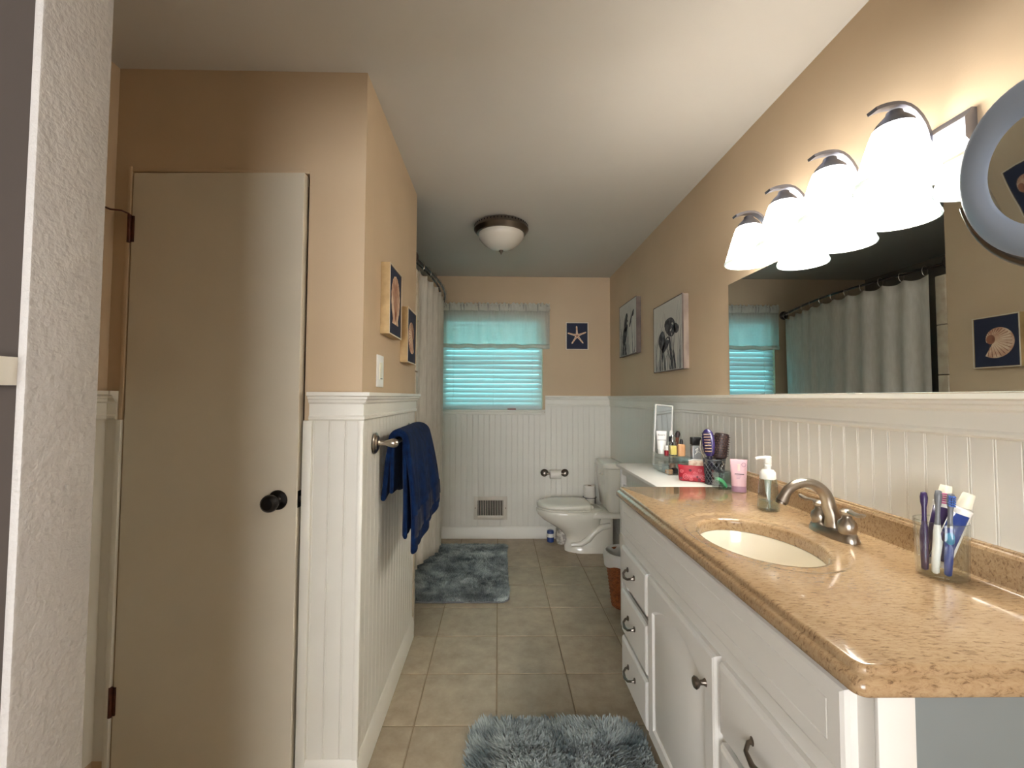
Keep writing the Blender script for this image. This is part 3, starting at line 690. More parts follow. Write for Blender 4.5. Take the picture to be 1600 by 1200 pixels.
def shellpic(name, label, cx, cy, cz, w, h, dep, facing, kind):
    rt, mp_ = frame_pic(name, label, cx, cy, cz, w, h, dep, facing, 'framed seashell pictures')
    fr = B(); t = .006
    for (a, c, d, e) in ((-w/2, -w/2+t, -h/2, h/2), (w/2-t, w/2, -h/2, h/2), (-w/2+t, w/2-t, -h/2, -h/2+t), (-w/2+t, w/2-t, h/2-t, h/2)):
        p, q = mp_(a, d, .0005), mp_(c, e, dep); fr.box(p[0], q[0], p[1], q[1], p[2], q[2])
    fr.build('frame', 'gold_frame', rt)
    ed = B(); t2 = .009 if kind == 'star' else .0042
    for (a, c, d, e) in ((-w/2, -w/2+t2, -h/2, h/2), (w/2-t2, w/2, -h/2, h/2), (-w/2+t2, w/2-t2, -h/2, -h/2+t2), (-w/2+t2, w/2-t2, h/2-t2, h/2)):
        p, q = mp_(a, d, dep), mp_(c, e, dep+.0012); ed.box(p[0], q[0], p[1], q[1], p[2], q[2])
    ed.build('lip', 'frame_edge', rt)
    mbox(mp_, -w/2+t, w/2-t, -h/2+t, h/2-t, .002, dep-.002).build('canvas', 'navy_canvas', rt)
    d0, d1 = dep-.0025, dep-.0008
    if kind == 'scallop':
        pts = []; R = h*.30; oy = h*.05
        for k in range(0, 57):
            a = math.radians(-52+284*k/56); rr = 1+.022*math.cos(k*PI/2)
            pts.append((R*.86*rr*math.cos(a), oy+R*1.12*rr*math.sin(a)))
        pts += [(-.040*h/.28, -h*.25), (-.050*h/.28, -h*.32), (.050*h/.28, -h*.32), (.040*h/.28, -h*.25)]
        # fan body from hinge point
        body = flatpoly(B(), mp_, pts, d0, d1).build('seashell', 'shell_cream', rt)
        rb = B()
        for k in range(11):
            a = math.radians(25+130*k/10); c, s = math.cos(a), math.sin(a)
            p0 = (0, -h*.29); p1 = (R*.84*c, oy+R*1.06*s-.0)
            L_ = math.hypot(p1[0]-p0[0], p1[1]-p0[1]); nx_, ny_ = -(p1[1]-p0[1])/L_, (p1[0]-p0[0])/L_
            wd_ = .0022
            flatpoly(rb, mp_, [(p0[0], p0[1]), (p1[0]+nx_*wd_, p1[1]+ny_*wd_), (p1[0]-nx_*wd_, p1[1]-ny_*wd_)], d1-.0002, d1+.0006)
        rb.build('ribs', 'shell_brown', body)
    elif kind == 'nautilus':
        pts = []; n_ = 60; R = h*.34
        for k in range(n_+1):
            a = math.radians(-125+315*k/n_); rr = R*(1.0-.50*(k/n_)**1.15)
            pts.append((-rr*math.cos(a)*1.04-.004, rr*math.sin(a)*1.04+.006))
        pts.append((.006, .006))
        body = flatpoly(B(), mp_, pts, d0, d1).build('seashell', 'shell_cream', rt)
        rb = B(); cx_, cy_ = .022*h/.26, .012
        for k in range(22):
            a = math.radians(-108+285*k/21); rr = R*(1.0-.50*((k/21*.93+.05))**1.15)
            p1 = (-rr*math.cos(a-.12), rr*math.sin(a-.12)+.006); p0 = (cx_+(p1[0]-cx_)*.30, cy_+(p1[1]-cy_)*.30)
            L_ = math.hypot(p1[0]-p0[0], p1[1]-p0[1])+1e-6; nx_, ny_ = -(p1[1]-p0[1])/L_*.0016, (p1[0]-p0[0])/L_*.0016
            flatpoly(rb, mp_, [p0, (p1[0]+nx_, p1[1]+ny_), (p1[0]-nx_, p1[1]-ny_)], d1-.0002, d1+.0006)
        cc = [(cx_+.020*h/.26*math.cos(2*PI*k/18), cy_+.024*h/.26*math.sin(2*PI*k/18)) for k in range(18)]
        flatpoly(rb, mp_, cc, d1-.0002, d1+.0007)
        rb.build('ribs', 'shell_brown', body)
    else:
        pts = []; R = h*.36
        for k in range(5):
            a0 = math.radians(93+72*k)
            for da, rr in ((-36, .20), (-11, .42), (-4.5, .90), (0, 1.0), (4.5, .90), (11, .42)):
                a = a0+math.radians(da); pts.append((R*rr*math.cos(a), R*rr*math.sin(a)+.004))
        body = flatpoly(B(), mp_, pts, d0, d1).build('starfish', 'starfish', rt)
        rb = B()
        for k in range(5):
            a = math.radians(93+72*k); nx_, ny_ = -math.sin(a)*.003, math.cos(a)*.003
            flatpoly(rb, mp_, [(nx_, ny_+.004), (-nx_, -ny_+.004), (R*.8*math.cos(a), R*.8*math.sin(a)+.004)], d1-.0002, d1+.0005)
        rb.build('ridge', 'shell_brown', body)
    return rt
shellpic('seashell_picture', 'scallop shell picture in gold box frame, higher one above the light switch', XP, 1.845, 1.70, .215, .285, .036, 'x+', 'scallop')
shellpic('seashell_picture', 'nautilus shell picture in gold box frame beside the shower curtain', XP, 2.200, 1.605, .215, .265, .036, 'x+', 'nautilus')
shellpic('starfish_picture', 'small starfish picture on navy ground beside the window', .737, YB, 1.885, .215, .262, .022, 'y-', 'star')

def reedpic(name, label, cy, cz, w, h, side, kind):
    rt, mp_ = frame_pic(name, label, XR, cy, cz, w, h, .034, 'x-', 'grey reed canvases')
    dep = .034
    mbox(mp_, -w/2+.003, w/2-.003, -h/2+.003, h/2-.003, .0005, dep-.001).build('stretcher', side, rt)
    mbox(mp_, -w/2+.005, w/2-.005, -h/2+.005, h/2-.005, dep-.001, dep+.0008).build('canvas', 'canvas_pale', rt)
    fr = B(); t = .0045
    for (a, c, d, e) in ((-w/2, -w/2+t, -h/2, h/2), (w/2-t, w/2, -h/2, h/2), (-w/2+t, w/2-t, -h/2, -h/2+t), (-w/2+t, w/2-t, h/2-t, h/2)):
        p, q = mp_(a, d, dep-.004), mp_(c, e, dep+.002); fr.box(p[0], q[0], p[1], q[1], p[2], q[2])
    fr.build('edge', 'canvas_side_dark', rt)
    rnd = random.Random(3 if kind == 'turtle' else 11)
    def reed(b, x0, x1, x2, v0, v1, wd, d):
        n_ = 10; Lp = []; Rp = []
        for k in range(n_+1):
            t = k/n_; u = (1-t)**2*x0+2*t*(1-t)*x1+t*t*x2; v = v0+(v1-v0)*t; ww = wd*(1-.85*t)+.0006
            Lp.append((u-ww, v)); Rp.append((u+ww, v))
        vs_ = [mp_(u, v, d) for u, v in Lp]+[mp_(u, v, d) for u, v in Rp]
        b.add(vs_, [(k, k+1, n_+1+k+1, n_+1+k) for k in range(n_)])
    cl = lambda u: max(-w*.46, min(w*.46, u))
    for mat, cnt, hv, wd, dd in (('ink_light', 17, (.25, .92), .006, .0012), ('ink_mid', 10, (.3, .9), .005, .0015), ('ink_dark', 5, (.2, .55), .006, .0018)):
        b = B()
        for k in range(cnt):
            x0 = rnd.uniform(-.44, .44)*w; x2 = cl(x0+rnd.uniform(-.25, .25)*w); x1 = cl(x0+rnd.uniform(-.1, .1)*w)
            reed(b, x0, x1, x2, -h/2+.007, -h/2+.007+h*rnd.uniform(*hv), wd*rnd.uniform(.5, 1.2), dep+dd)
        b.build('reeds', mat, rt)['kind'] = 'stuff'
    def blob(b, cu, cv, ru, rv, ang, d, n_=26, wob=.06):
        p = []
        for k in range(n_):
            a = 2*PI*k/n_; s_ = 1+wob*math.sin(3*a+cu*90)
            u, v = ru*s_*math.cos(a), rv*s_*math.sin(a)
            p.append(mp_(cu+u*math.cos(ang)-v*math.sin(ang), max(-h/2+.008, cv+u*math.sin(ang)+v*math.cos(ang)), d))
        b.add(p, [tuple(range(n_))])
    fg = B()
    if kind == 'turtle':
        for a in ((.05, .05, .085, .055, -.3), (-.08, -.02, .055, .06, .2), (.14, .03, .04, .028, -.4), (-.02, -.05, .07, .03, .6), (.06, -.10, .016, .10, .25), (-.07, -.11, .014, .045, -.1), (.12, -.17, .010, .08, .25)):
            blob(fg, *a[:4], a[4], dep+.0022)
    else:
        for a in ((-.03, .05, .05, .075, -.25), (-.07, -.05, .05, .085, -.45), (.09, .05, .06, .016, .9), (-.10, -.13, .02, .08, -.3), (.15, .10, .03, .02, .7), (-.05, -.18, .02, .07, .1)):
            blob(fg, *a[:4], a[4], dep+.0022)
    fo = fg.build('figure', 'ink_dark', rt)
    hl = B()
    for k in range(9):
        blob(hl, rnd.uniform(-.09, .10)*(.5 if kind != 'turtle' else 1), rnd.uniform(-.06, .08), rnd.uniform(.006, .016), rnd.uniform(.004, .010), rnd.uniform(0, 3), dep+.0026, 12)
    hl.build('highlights', 'canvas_pale', fo)['kind'] = 'stuff'
reedpic('reed_canvas', 'grey painting of a dark creature among reeds, nearer the vanity mirror', 2.65, 1.682, .46, .425, 'canvas_side', 'turtle')
reedpic('reed_canvas', 'grey painting of reeds nearer the room corner', 3.47, 1.855, .46, .425, 'canvas_side_dark', 'horse')

# light switch
sw = T('light_switch', 'white rocker light switch plate above the chair rail', 'switch', (XP, 1.735, 1.345))
B().box(XP+.0003, XP+.006, 1.690, 1.780, 1.345, 1.470, .002).build('plate', 'plastic_white', sw)
B().box(XP+.006, XP+.009, 1.718, 1.752, 1.374, 1.441, .001).build('rocker', 'plastic_cream', sw)
B().box(XP+.009, XP+.0098, 1.720, 1.750, 1.376, 1.380).build('rocker_edge', 'tooth_grey', sw)

# ------------------------------------------------------------------ towel bar and towel
BX, BZ = -.392, 1.135
tb = T('towel_bar', 'brushed nickel towel bar with round posts on the beadboard', 'towel bar', (XP+.03, 1.965, 1.09))
for yy in (1.665, 2.275):
    B().lathe([(0, XP+.0085), (.038, XP+.0085), (.040, XP+.011), (.036, XP+.015), (.028, XP+.017), (.026, XP+.021), (.014, XP+.024), (.009, XP+.030), (.0085, XP+.045), (.012, XP+.056), (.016, XP+.068), (.0175, XP+.078), (.015, XP+.088), (.009, XP+.094), (0, XP+.095)], (0, yy, BZ), 'X', 20).build('post', 'nickel', tb)
B().tube([(BX, 1.665, BZ), (BX, 2.275, BZ)], .008, 12).build('rod', 'nickel', tb)
tw = T('bath_towel', 'navy blue bath towel hanging folded over the bar', 'towel', (-.37, 1.93, .69))
def towel(front_z, back_z, thick, y0, y1, seed, offf):
    nu, nv = 46, 44; vv = []; ff = []
    for i in range(nu+1):
        u = i/nu; y = y0+(y1-y0)*u
        out_f = offf[0]+(offf[1]-offf[0])*u
        fz, bz = front_z(u), back_z(u)
        for j in range(nv+1):
            t = j/nv
            # path: back hem -> over bar -> front hem
            if t < .36:
                s = t/.36; z = bz+(BZ+.004-bz)*s; x = BX-.020-thick*.55*(1-s)**.6
                xx = max(XP+.016, x)
                fold = .004*math.sin(u*14+seed)
            elif t < .52:
                s = (t-.36)/.16; a = PI*(1-s); rad = .022+out_f*.32
                x = BX+rad*math.cos(a)*(1 if math.cos(a) > 0 else .85); z = BZ+.004+(.020+thick*.16+out_f*.10)*math.sin(a); xx = x
                fold = .003*math.sin(u*16+seed)
            else:
                s = (t-.52)/.48; z = BZ+.004+(fz-BZ-.004)*s
                x = BX+.022+out_f*.32+out_f*.68*(1-(1-s)**1.7)*(1.0-.12*s)
                fold = (.007*math.sin(u*2*PI*2.6+seed+.5*s)+.005*math.sin(u*2*PI*5.3+seed*2-s))*min(1, s*2.2)
                xx = x+fold
            vv.append((xx if t < .52 else xx, y+.012*math.sin(t*5+seed)*(t > .52)*(t-.52)+.004*math.sin(t*17), z))
    for i in range(nu):
        for j in range(nv): a = i*(nv+1)+j; ff.append((a, a+nv+1, a+nv+2, a+1))
    return vv, ff, nu, nv
def hem_f(u):
    st_ = lambda a: 1/(1+math.exp(-(u-a)*26))
    return .700+.052*st_(.36)+.050*st_(.78)+.006*math.sin(u*11)
def cloth(name, args, mat, parent, th):
    vv, ff, nu, nv = towel(*args); b = B(); b.add(vv, ff); o = b.build(name, mat, parent, 80)
    solid(o, th, 0); md = o.modifiers.new('soft', 'SUBSURF'); md.levels = 1; md.render_levels = 1
    return o
of = cloth('outer_fold', (hem_f, lambda u: .90+.02*math.sin(u*6), .062, 1.735, 2.175, .4, (.038, .090)), 'towel_blue', tw, .020)
cloth('inner_fold', (lambda u: .755+.05*u, lambda u: .93, .004, 1.735, 2.13, 1.9, (.010, .030)), 'towel_blue', tw, .016)
# woven band near the front hem
vv, ff, nu, nv = towel(hem_f, lambda u: .90+.02*math.sin(u*6), .062, 1.735, 2.175, .4, (.038, .090))
j0, j1 = 37, 41; v2 = []; f2 = []
for i in range(nu+1):
    for j in range(j0, j1+1): q = vv[i*(nv+1)+j]; v2.append((q[0]+.0108, q[1], q[2]))
w_ = j1-j0+1
for i in range(nu):
    for j in range(j1-j0): a = i*w_+j; f2.append((a, a+w_, a+w_+1, a+1))
b = B(); b.add(v2, f2); solid(b.build('woven_band', 'towel_band', of, 80), .002)

# ------------------------------------------------------------------ shower: tub, rod, curtain
tub = T('bathtub', 'white bathtub hidden behind the shower curtain', 'bathtub', (-1.04, 3.31, 0))
def rr2(x0, x1, y0, y1, z, r, nc=6):
    p = []
    for cx_, cy_, a0 in ((x1-r, y1-r, 0), (x0+r, y1-r, PI/2), (x0+r, y0+r, PI), (x1-r, y0+r, 1.5*PI)):
        for k in range(nc+1): a = a0+PI/2*k/nc; p.append((cx_+r*math.cos(a), cy_+r*math.sin(a), z))
    return p
x0, x1, y0, y1 = XS+.001, -.66, YP+.036, YB-.001
B().loft([rr2(x0, x1, y0, y1, 0, .01), rr2(x0, x1, y0, y1, .42, .012), rr2(x0+.01, x1-.01, y0+.01, y1-.01, .43, .02), rr2(x0+.07, x1-.07, y0+.08, y1-.08, .43, .1), rr2(x0+.1, x1-.1, y0+.12, y1-.12, .36, .12), rr2(x0+.14, x1-.14, y0+.2, y1-.2, .12, .12)]).build('shell', 'porcelain', tub)
RY0, RY1, RZ_ = YP+.001, YB-.001, 2.092
def rodx(y): return -.478-.125*(y-RY0)/(RY1-RY0)+.130*math.sin(PI*(y-RY0)/(RY1-RY0))
rd = T('shower_rod', 'dark curved double shower curtain rod', 'curtain rod', (-.46, 3.3, 2.05))
ys = [RY0+(RY1-RY0)*k/40 for k in range(41)]
B().tube([(rodx(y), y, RZ_) for y in ys], .008, 10).build('outer_rod', 'rod_metal', rd, 60)
B().tube([(rodx(y)-.035, y, RZ_+.012) for y in ys], .007, 10).build('inner_rod', 'rod_metal', rd, 60)
for yy, sgn in ((RY0, 1), (RY1, -1)):
    B().lathe([(0, yy), (.040, yy), (.040, yy+sgn*.008), (.028, yy+sgn*.016), (0, yy+sgn*.016)], (rodx(yy)-.018, 0, RZ_+.006), 'Y', 20).build('bracket', 'rod_metal', rd)
cu = T('shower_curtain', 'long off-white linen shower curtain drawn along the curved rod', 'curtain', (-.45, 3.3, .2))
nu, nv = 230, 30; vv = []; ff = []
CYA, CYB = 2.575, 4.06
nr = 12
for i in range(nu+1):
    u = i/nu; y = CYA+(CYB-CYA)*u
    hem = .255+.055*math.cos(u*5)-.05*u
    for j in range(nv+1):
        t = j/nv
        top = 2.055-.018*abs(math.sin(u*PI*(nr-1)))
        z = hem+(top-hem)*t
        amp = .006+.020*(1-t)**.7
        x = rodx(y)-.010+.6*amp*math.sin(u*2*PI*11+1.5*math.sin(u*9))*(.7+.3*math.sin(u*23))+.006*math.sin(u*67+t*3)-.02*(1-t)
        vv.append((x, y+.008*math.sin(u*2*PI*11+1.2)*(1-t), z))
for i in range(nu):
    for j in range(nv): a = i*(nv+1)+j; ff.append((a, a+nv+1, a+nv+2, a+1))
b = B(); b.add(vv, ff); solid(b.build('curtain_cloth', 'curtain_linen', cu, 80), .0015)
for k in range(nr):
    y = CYA+.01+(CYB-CYA-.02)*k/(nr-1); x = rodx(y)
    B().tube([(x+.018*math.cos(a), y, RZ_-.012+.030*math.sin(a)) for a in [2*PI*q/16 for q in range(16)]], .0016, 6, closed=True).build('curtain_ring', 'nickel', cu)

# ------------------------------------------------------------------ rugs
def rug(name, label, x0, x1, y0, y1, rad, n_t, ln, seed, group):
    rt = T(name, label, 'rug', ((x0+x1)/2, (y0+y1)/2, 0), group)
    B().loft([rr2(x0+.012, x1-.012, y0+.012, y1-.012, .001, rad), rr2(x0+.008, x1-.008, y0+.008, y1-.008, .006, rad), rr2(x0+.012, x1-.012, y0+.012, y1-.012, .010, rad)]).build('backing', 'ink_mid', rt)
    rnd = random.Random(seed); vs_ = []; fs_ = []; col = []
    cx_, cy_ = (x0+x1)/2, (y0+y1)/2; hx, hy = (x1-x0)/2-.014, (y1-y0)/2-.014
    cnt = 0
    while cnt < n_t:
        px, py = rnd.uniform(-hx, hx), rnd.uniform(-hy, hy)
        ex, ey = abs(px)-(hx-rad), abs(py)-(hy-rad)
        if ex > 0 and ey > 0 and ex*ex+ey*ey > rad*rad: continue
        cnt += 1
        fx_ = noise.noise((px*5+seed, py*5, 0)); fy_ = noise.noise((px*5, py*5+seed, 9))
        f3 = noise.noise((px*9, py*9, seed*2.3)); f4 = noise.noise((px*22, py*22, seed))
        lx, ly = fx_*1.5+rnd.uniform(-.5, .5), fy_*1.5+rnd.uniform(-.5, .5)
        # edge tufts lean outward
        if ex > -.02: lx += math.copysign(.7, px)
        if ey > -.02: ly += math.copysign(.7, py)
        l = ln*rnd.uniform(.8, 1.15); hgt = l*.82; a = rnd.uniform(0, PI); w = .0028
        dx, dy = w*math.cos(a), w*math.sin(a)
        o = len(vs_)
        X, Y = px, py
        vs_ += [(X-dx, Y-dy, .009), (X+dx, Y+dy, .009), (X-dx*1.2+lx*l*.22, Y-dy*1.2+ly*l*.22, .009+hgt*.6), (X+dx*1.2+lx*l*.22, Y+dy*1.2+ly*l*.22, .009+hgt*.6), (X+lx*l*.55, Y+ly*l*.55, .009+hgt*rnd.uniform(.8, 1.0))]
        fs_ += [(o, o+1, o+3, o+2), (o+2, o+3, o+4)]
        c = min(1, max(0, .42+.55*f3+.4*f4+rnd.uniform(-.16, .16))); col += [c*.75, c*.75, c, c, min(1, c*1.1)]  # light and dark patches of the leaning pile put into tuft colour
    me = bpy.data.meshes.new('pile'); me.from_pydata(vs_, [], fs_); me.shade_smooth()
    at = me.attributes.new('tuft', 'FLOAT', 'POINT'); at.data.foreach_set('value', col)
    me.materials.append(M['shag']); o = bpy.data.objects.new('pile', me); COL.objects.link(o); o.parent = rt; o['kind'] = 'stuff'
    o['label'] = 'blue-grey shag pile with its lean shading painted in'
rug('bath_rug', 'blue-grey shag bath rug lying below the shower curtain', -.60, .088, 2.845, 3.93, .06, 30000, .027, 3, 'shag bath rugs')
rug('bath_rug', 'blue-grey shag bath rug on the floor beside the vanity', -.115, .575, .85, 1.835, .12, 28000, .030, 8, 'shag bath rugs')

# ------------------------------------------------------------------ wall register, paper holder
vg = T('wall_register', 'off-white metal floor-level air register under the window', 'vent', (-.07, YB-.008, .17))
vx0, vx1, vz0, vz1 = -.222, .086, .175, .385
b = B(); yv = YB-.0085
for (a, c, d, e) in ((vx0, vx0+.036, vz0, vz1), (vx1-.036, vx1, vz0, vz1), (vx0+.036, vx1-.036, vz0, vz0+.036), (vx0+.036, vx1-.036, vz1-.036, vz1)):
    b.box(a, c, yv-.008, yv, d, e, .0015)
b.build('frame', 'vent_metal', vg)
B().box(vx0+.034, vx1-.034, yv-.002, yv-.0002, vz0+.034, vz1-.034).build('cavity', 'dark_hole', vg)
fm = B().box(-.0022, .0022, -.006, .004, vz0+.036, vz1-.036).mesh('fin', 'vent_metal')
for k in range(15):
    o = inst('fin', fm, (vx0+.036+(vx1-vx0-.072)*(k+.5)/15, yv-.004, 0), vg); o.rotation_euler.z = .35
for xx in (vx0+.014, vx1-.014):
    B().sphere((xx, yv-.0085, (vz0+vz1)/2), .005, 10, 1, .4, 1).build('screw', 'nickel_dark', vg)
B().box(vx1-.046, vx1-.042, yv-.014, yv-.004, .262, .282, .001).build('lever', 'vent_metal', vg)

tp = T('paper_holder', 'brushed nickel toilet paper holder on the back wall', 'paper holder', (.526, YB-.05, .58))
for xx in (.432, .622):
    B().lathe([(0, YB-.0085), (.034, YB-.0085), (.036, YB-.012), (.030, YB-.020), (.018, YB-.026), (.015, YB-.05), (.019, YB-.060), (.016, YB-.072), (0, YB-.075)], (xx, 0, .605), 'Y', 20).build('post', 'nickel_dark', tp)
B().tube([(.432, YB-.058, .605), (.622, YB-.058, .605)], .009, 10).build('roller', 'nickel_dark', tp)
def tproll(name, label, mtx, r, h, loose=False):
    rt = T(name, label, 'toilet paper', tuple(mtx.translation), 'toilet paper rolls')
    B(mtx).lathe([(.019, 0), (r-.003, 0), (r, .003), (r, h-.003), (r-.003, h), (.019, h), (.019, 0)], n=32, cap0=False, cap1=False).build('paper', 'paper', rt)
    B(mtx).lathe([(.0165, .001), (.0195, .001), (.0195, h-.001), (.0165, h-.001), (.0165, .001)], n=24, cap0=False, cap1=False).build('core', 'cardboard', rt)
    if loose:
        B(mtx).add([(r+.001, -.004, .002), (r+.001, -.004, h-.002), (r+.002, .0, h-.002), (r+.002, .0, .002)], [(0, 1, 2, 3)])
    return rt
rl = tproll('toilet_paper_roll', 'small toilet paper roll hanging on the wall holder', TR(.477, YB-.058, .600) @ Matrix.Rotation(PI/2, 4, 'Y'), .040, .102)
# floor stand behind the toilet
tx, ty = .842, 4.082
tsd = T('paper_stand', 'dark wire toilet paper stand beside the toilet tank', 'paper stand', (tx, ty, 0))
B().tube([(tx+.060*math.cos(a), ty+.060*math.sin(a), .005) for a in [2*PI*k/24 for k in range(24)]], .004, 6, closed=True).build('base_ring', 'bronze', tsd)
B().lathe([(0, .058), (.050, .058), (.050, .064), (0, .064)], (tx, ty, 0), 'Z', 24).tube([(tx-.058, ty, .060), (tx+.058, ty, .060)], .003, 6).tube([(tx, ty-.058, .060), (tx, ty+.058, .060)], .003, 6).build('tray', 'bronze', tsd)
B().tube([(tx+.060*math.cos(a), ty+.060*math.sin(a), .395) for a in [2*PI*k/24 for k in range(24)]], .003, 6, closed=True).build('top_ring', 'bronze', tsd)
for k in range(4):
    a = PI/4+PI/2*k; B().tube([(tx+.060*math.cos(a), ty+.060*math.sin(a), .005), (tx+.060*math.cos(a), ty+.060*math.sin(a), .395)], .003, 6).build('wire', 'bronze', tsd)
for k in range(4):
    lb = ['lowest toilet paper roll in the wire stand', 'second toilet paper roll up in the wire stand', 'third toilet paper roll up in the wire stand', 'top toilet paper roll standing above the wire stand'][k]
    tproll('toilet_paper_roll', lb, TR(tx, ty, .066+.109*k), .053, .108)

# ------------------------------------------------------------------ toilet
tyc = 3.850; ZS = .885
tl = T('toilet', 'off-white two-piece toilet with closed lid in the corner', 'toilet', (.70, tyc, 0))
def egg(xf, xb, hw, z, n=48, pf=2.0, pb=3.0):
    p = []; xm = xf+(xb-xf)*.48
    for k in range(n):
        a = 2*PI*k/n; c, s = math.cos(a), math.sin(a)
        if c < 0: pp = pf; ex = xm-xf
        else: pp = pb; ex = xb-xm
        p.append((xm+ex*math.copysign(abs(c)**(2/pp), c), tyc+hw*math.copysign(abs(s)**(2/pp), s), z*ZS))
    return p
B().loft([egg(.575, .93, .105, 0), egg(.572, .93, .105, .045), egg(.580, .92, .094, .060), egg(.590, .90, .088, .10), egg(.575, .88, .098, .15), egg(.530, .88, .118, .20), egg(.460, .88, .142, .25), egg(.385, .88, .165, .30), egg(.345, .89, .180, .345), egg(.332, .90, .185, .375), egg(.330, .90, .186, .395), egg(.336, .90, .180, .402)]).build('bowl', 'porcelain', tl, 60)
for s in (-1, 1):
    b = B().tube([(.62, tyc+s*.088, .066), (.70, tyc+s*.098, .075), (.76, tyc+s*.102, .115), (.81, tyc+s*.104, .177), (.87, tyc+s*.104, .217), (.95, tyc+s*.100, .232)], [.018, .022, .026, .027, .026, .022], 14)
    b.build('trapway', 'porcelain', tl, 60)
B().loft([egg(.60, .985, .105, 0, pb=5), egg(.62, .985, .100, .04, pb=5), egg(.78, .985, .088, .25, pb=5), egg(.80, .985, .090, .36, pb=5)]).build('pedestal', 'porcelain', tl, 60)
B().box(.76, 1.035, tyc-.165, tyc+.165, .298, .352, .018, 3).build('tank_deck', 'porcelain', tl)
def lid(z, ins): return egg(.338+ins, .790-ins, .184-ins, z, pb=5)
B().loft([lid(.405, .004), lid(.408, 0), lid(.418, 0), lid(.421, .004)]).build('seat', 'porcelain', tl, 40)
B().loft([lid(.4235, .004), lid(.427, -.001), lid(.448, -.001), lid(.458, .004), lid(.464, .016), lid(.467, .05), lid(.468, .1)]).build('lid', 'porcelain', tl, 60)
B().tube([(.800, tyc-.075, .376), (.800, tyc-.045, .376)], .014, 10).tube([(.800, tyc+.045, .376), (.800, tyc+.075, .376)], .014, 10).build('seat_hinge', 'porcelain', tl)
TKX = .042
def tk(x0, x1, hw, z, r=.05): return rr2(x0+TKX, x1, tyc-hw, tyc+hw, z, r, 8)
B().loft([tk(.885, 1.035, .158, .352), tk(.868, 1.040, .170, .385), tk(.852, 1.043, .182, .58), tk(.846, 1.045, .187, .715)]).build('tank', 'porcelain', tl, 50)
B().loft([tk(.846, 1.045, .187, .716), tk(.836, 1.046, .198, .720, .055), tk(.834, 1.046, .200, .742, .055), tk(.840, 1.046, .194, .754, .05), tk(.855, 1.04, .19, .760, .04), tk(.90, 1.02, .14, .762, .03)]).build('tank_lid', 'porcelain', tl, 60)
B().tube([(.874, tyc-.150, .672), (.860, tyc-.150, .672)], .011, 12).tube([(.860, tyc-.152, .672), (.856, tyc-.11, .668), (.855, tyc-.075, .664)], [.006, .005, .006], 10).build('flush_lever', 'porcelain', tl)

# things on the floor beside the toilet
cn = T('spray_can', 'small blue can on the floor behind the toilet bowl', 'can', (.478, 4.05, 0))
B().lathe([(.028, 0.0005), (.031, .004), (.031, .095), (.027, .102), (.010, .103)], (.478, 4.05, 0), 'Z', 22).build('body', 'can_blue', cn)
B().lathe([(.0314, .045), (.0316, .046), (.0316, .076), (.0314, .077)], (.478, 4.05, 0), 'Z', 22, False, False).build('label', 'plastic_white', cn)
tag(B().loft([rr2(.535, .665, 3.97, 4.10, .001, .03), rr2(.525, .675, 3.965, 4.11, .04, .04), rr2(.53, .67, 3.97, 4.11, .11, .04), rr2(.55, .65, 3.99, 4.09, .135, .03)]).build('wipes_pack', 'carton_white'), 'crumpled white pack on the floor behind the toilet bowl', 'pack')

# ------------------------------------------------------------------ waste basket
wbx, wby = .815, 2.83
bk = T('waste_basket', 'brown wicker waste basket on the floor beyond the vanity', 'waste basket', (wbx, wby, 0))
B().lathe([(0, .001), (.082, .001), (.088, .012), (.128, .325), (.122, .325), (.083, .015), (0, .012)], (wbx, wby, 0), 'Z', 40, False, False).build('body', 'wicker', bk)
for k in range(30):
    h0 = k*.0105+.006; r0 = .0885+.040*h0/.325
    pts = []
    for q in range(48):
        a = 2*PI*q/48; rr_ = r0+.0022*math.sin(24*a/2+(k % 2)*PI)
        pts.append((wbx+rr_*math.cos(a), wby+rr_*math.sin(a), h0))
    B().tube(pts, .0042, 5, closed=True).build('wicker_strand', 'wicker', bk)
ln_ = B(); rg = []
for r_, z_, wv in ((.070, .08, 0), (.105, .24, .004), (.120, .322, .003), (.126, .338, .001), (.134, .336, .002), (.138, .31, .005), (.1365, .262, .006)):
    rg.append([(wbx+(r_+wv*math.sin(7*a+z_*40))*math.cos(a), wby+(r_+wv*math.sin(7*a+z_*40))*math.sin(a), z_+(.012*math.sin(5*a) if r_ > .1363 and z_ < .3 else 0)) for a in [2*PI*q/56 for q in range(56)]])
lo = ln_.loft(rg, False, False).build('liner', 'liner', bk, 70); lo['label'] = 'white plastic bin liner folded over the rim'

# ------------------------------------------------------------------ white side table next to the vanity
sx0, sx1, sy0, sy1, sz = .714, 1.042, 1.936, 2.60, .922
st = T('side_table', 'narrow white wooden side table at the far end of the vanity', 'table', ((sx0+sx1)/2, 2.27, 0))
B().box(sx0-.020, sx1, sy0, sy1+.008, sz-.016, sz, .0025).build('top', 'plastic_white', st)
for xx in (sx0, sx1-.035):
    for yy in (sy0+.004, sy1-.034):
        B().box(xx, xx+.030, yy, yy+.030, 0, sz-.016, .002).build('leg', 'cabinet_white', st)
B().box(sx0+.004, sx0+.020, sy0+.034, sy1-.034, sz-.055, sz-.016).build('apron', 'cabinet_white', st)
B().box(sx0+.030, sx1-.035, sy1-.026, sy1-.010, sz-.055, sz-.016).build('apron', 'cabinet_white', st)
B().box(sx0+.030, sx1-.035, sy0+.010, sy0+.026, sz-.055, sz-.016).build('apron', 'cabinet_white', st)
B().tube([(sx0+.015, sy0+.034, sz-.12), (sx0+.015, sy1-.034, sz-.12)], .006, 8).build('towel_rail', 'cabinet_white', st)
